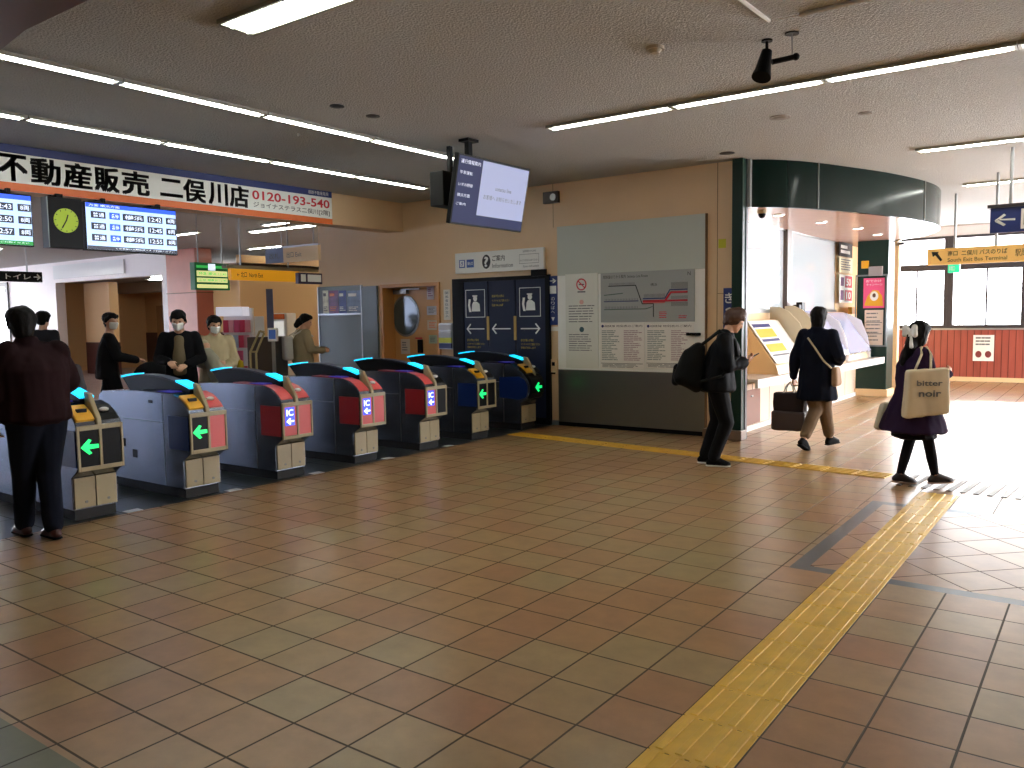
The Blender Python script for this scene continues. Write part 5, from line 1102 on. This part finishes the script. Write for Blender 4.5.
person('masked man in open black coat over beige top, looking down', (q.x, q.y, 0), (.75, -.62), 1.82,
    dict(head=(0, .07, 1.61), nod=-.25, elR=(.25, .04, 1.15), wrR=(.1, .27, 1.12), elL=(-.25, .04, 1.15), wrL=(-.1, .27, 1.08), hdR=(-.4, .7, -.2), hdL=(.4, .7, -.2), npR=(-.5, 0, -.8), npL=(.5, 0, -.8), curlR=.8),
    [('trousers', 'trousers', cl('black_c', (22, 22, 26)), {}), ('beige_top', 'free', cl('beige_top', (110, 98, 76)), dict(chains=[[((0, .09, 1.40), (.06, .05, .04)), ((0, .13, .98), (.08, .05, .04)), ((0, .125, 1.2), (.075, .06, .06))]])), ('coat', 'top', cl('black_d', (16, 16, 19)), dict(hem=.70, t=.03, sleeve=1.15))],
    dict(mat=M['hair'], fringe=True), face='mask', detail=False)
q = at(214, 11.0)
gm, P, s, hp = person('masked mother in beige coat holding a baby', (q.x, q.y, 0), (.8, -.55), 1.74,
    dict(head=(0, .05, 1.62), yaw=.3, nod=-.15, elR=(.25, .05, 1.13), wrR=(.02, .29, 1.12), elL=(-.25, .05, 1.13), wrL=(-.05, .29, 1.03), hdR=(-.9, .3, 0), hdL=(.9, .3, .1), npR=(0, -1, 0), npL=(0, -1, .2)),
    [('trousers', 'trousers', cl('grey_tr', (80, 78, 74)), {}), ('coat', 'top', cl('oat_coat', (176, 162, 130)), dict(hem=.45, flare=1.35, t=.05, sleeve=1.25, collar=True, fold=.014))],
    dict(mat=M['hair'], fringe=True, extra=[(((0, -.1, .02), (0, -.13, -.02)), (.05, .045))]), face='mask', detail=False)
gb = thing('person', 'baby wrapped in pale grey blanket in the mother\'s arms', 'person', gm.location, gm.rotation_euler.z)
bm = bmesh.new(); hull(bm, [(V((.12, .24, 1.34)), .065)]); hull(bm, [(V((.1, .24, 1.28)), .05), (V((-.02, .25, 1.05)), .08)]); fuse('body', bm, M['skin'], gb)
bm = bmesh.new(); hull(bm, [(V((.10, .26, 1.24)), .08), (V((-.05, .27, 1.0)), .12), (V((-.06, .2, .85)), .11)]); fuse('blanket', bm, cl('blanket', (150, 146, 128)), gb, folds=.012)
bm = bmesh.new(); hull(bm, [(V((.13, .23, 1.37)), .06)]); fuse('knit_cap', bm, cl('cap', (190, 180, 150)), gb)
ys = thing('yellow_bag', 'yellow bag hanging at the side of the mother in beige', 'bag', gm.location, gm.rotation_euler.z)
bm = bmesh.new(); hull(bm, [(V((-.30, -.06, 1.1)), .04), (V((-.31, .08, 1.1)), .04), (V((-.34, -.1, .74)), .06), (V((-.34, .1, .74)), .06)]); fuse('sack', bm, cl('mustard', (170, 140, 30)), ys, folds=.01)
link('strap', tube(bmesh.new(), [V((-.28, 0, 1.12)), V((-.22, .0, 1.35)), V((-.16, 0, 1.48))], .012), cl('mustard', (170, 140, 30)), ys)
q = at(302, 14.2)
gl, P, s, hp = person('woman in khaki jacket with white backpack turned away beyond the gates', (q.x, q.y, 0), (.35, .9), 1.78,
    dict(nod=-.3, head=(0, .06, 1.61), yaw=-.5, elR=(.25, .06, 1.15), wrR=(.15, .3, 1.12), hdR=(-.2, 1, 0), elL=(-.25, .06, 1.15), wrL=(-.12, .28, 1.1), hdL=(.2, 1, 0)),
    [('trousers', 'trousers', cl('navy_tr', (22, 26, 44)), dict(w=1.1)), ('jacket', 'top', cl('khaki_j', (160, 148, 118)), dict(hem=.92, t=.05, sleeve=1.3, fold=.012))], dict(mat=M['hair'], extra=[(((0, -.1, -.02), (0, -.13, -.1)), (.06, .05))]), detail=False)
rb = thing('backpack', 'small white backpack on the woman in khaki', 'backpack', gl.location, gl.rotation_euler.z)
bm = bmesh.new(); hull(bm, [(V((k*.09, -.24-j*.06, z)), .04) for k in (-1, 1) for j in (0, 1) for z in (1.02, 1.36)]); fuse('main_sack', bm, cl('pack_white', (200, 198, 190)), rb)
for k in (-1, 1): link('strap', tube(bmesh.new(), [V((k*.1, -.2, 1.4)), V((k*.12, -.02, 1.5)), V((k*.14, .14, 1.38))], .014), cl('pack_white', (200, 198, 190)), rb)
q = at(42, 13)
person('man in dark jacket walking off, half hidden behind the nearest man', (q.x, q.y, 0), (-.5, .8), 1.86, dict(elR=(.27, -.1, 1.15), wrR=(.32, -.12, .92), knR=(.1, .12, .5), anR=(.1, .2, .1), knL=(-.1, -.05, .5), anL=(-.1, -.25, .12)),
    [('trousers', 'trousers', cl('slate_tr', (40, 44, 54)), {}), ('jacket', 'top', cl('slate_j', (44, 46, 54)), dict(hem=.85, t=.03, sleeve=1.1))], dict(mat=M['hair']), detail=False)
q = at(60, 9.6)
person('child peeping out from behind the man in maroon', (q.x, q.y, 0), (.8, -.6), 1.40, dict(), [('trousers', 'trousers', cl('kid_tr', (70, 66, 70)), {}), ('jacket', 'top', cl('kid_j', (96, 92, 96)), dict(hem=.84, t=.04, sleeve=1.15))], dict(mat=M['hair_br'], fringe=True), detail=False)

# ------------------------------------------------------------------ LIGHT
w = bpy.data.worlds.new('world'); S.world = w; w.use_nodes = True; N, L = w.node_tree.nodes, w.node_tree.links
bg = N['Background']; bg.inputs['Strength'].default_value = 20.0; bg.inputs['Color'].default_value = (.93, .95, 1., 1)
sd = bpy.data.lights.new('sun', 'SUN'); sd.energy = 52; sd.angle = math.radians(14); sd.color = (1, .96, .9)
so = bpy.data.objects.new('sun', sd); C.objects.link(so)
dirv = V((-.05, -.93, -.25)).normalized(); so.rotation_euler = (-dirv).to_track_quat('Z', 'Y').to_euler()
vs = S.view_settings; vs.view_transform = 'Standard'; vs.look = 'None'; vs.exposure = .1; vs.gamma = 1; vs.use_curve_mapping = False
S.cycles.use_denoising = True
S.cycles.max_bounces = 8; S.cycles.diffuse_bounces = 5; S.cycles.glossy_bounces = 4; S.cycles.caustics_reflective = False; S.cycles.caustics_refractive = False
S.cycles.sample_clamp_indirect = 6
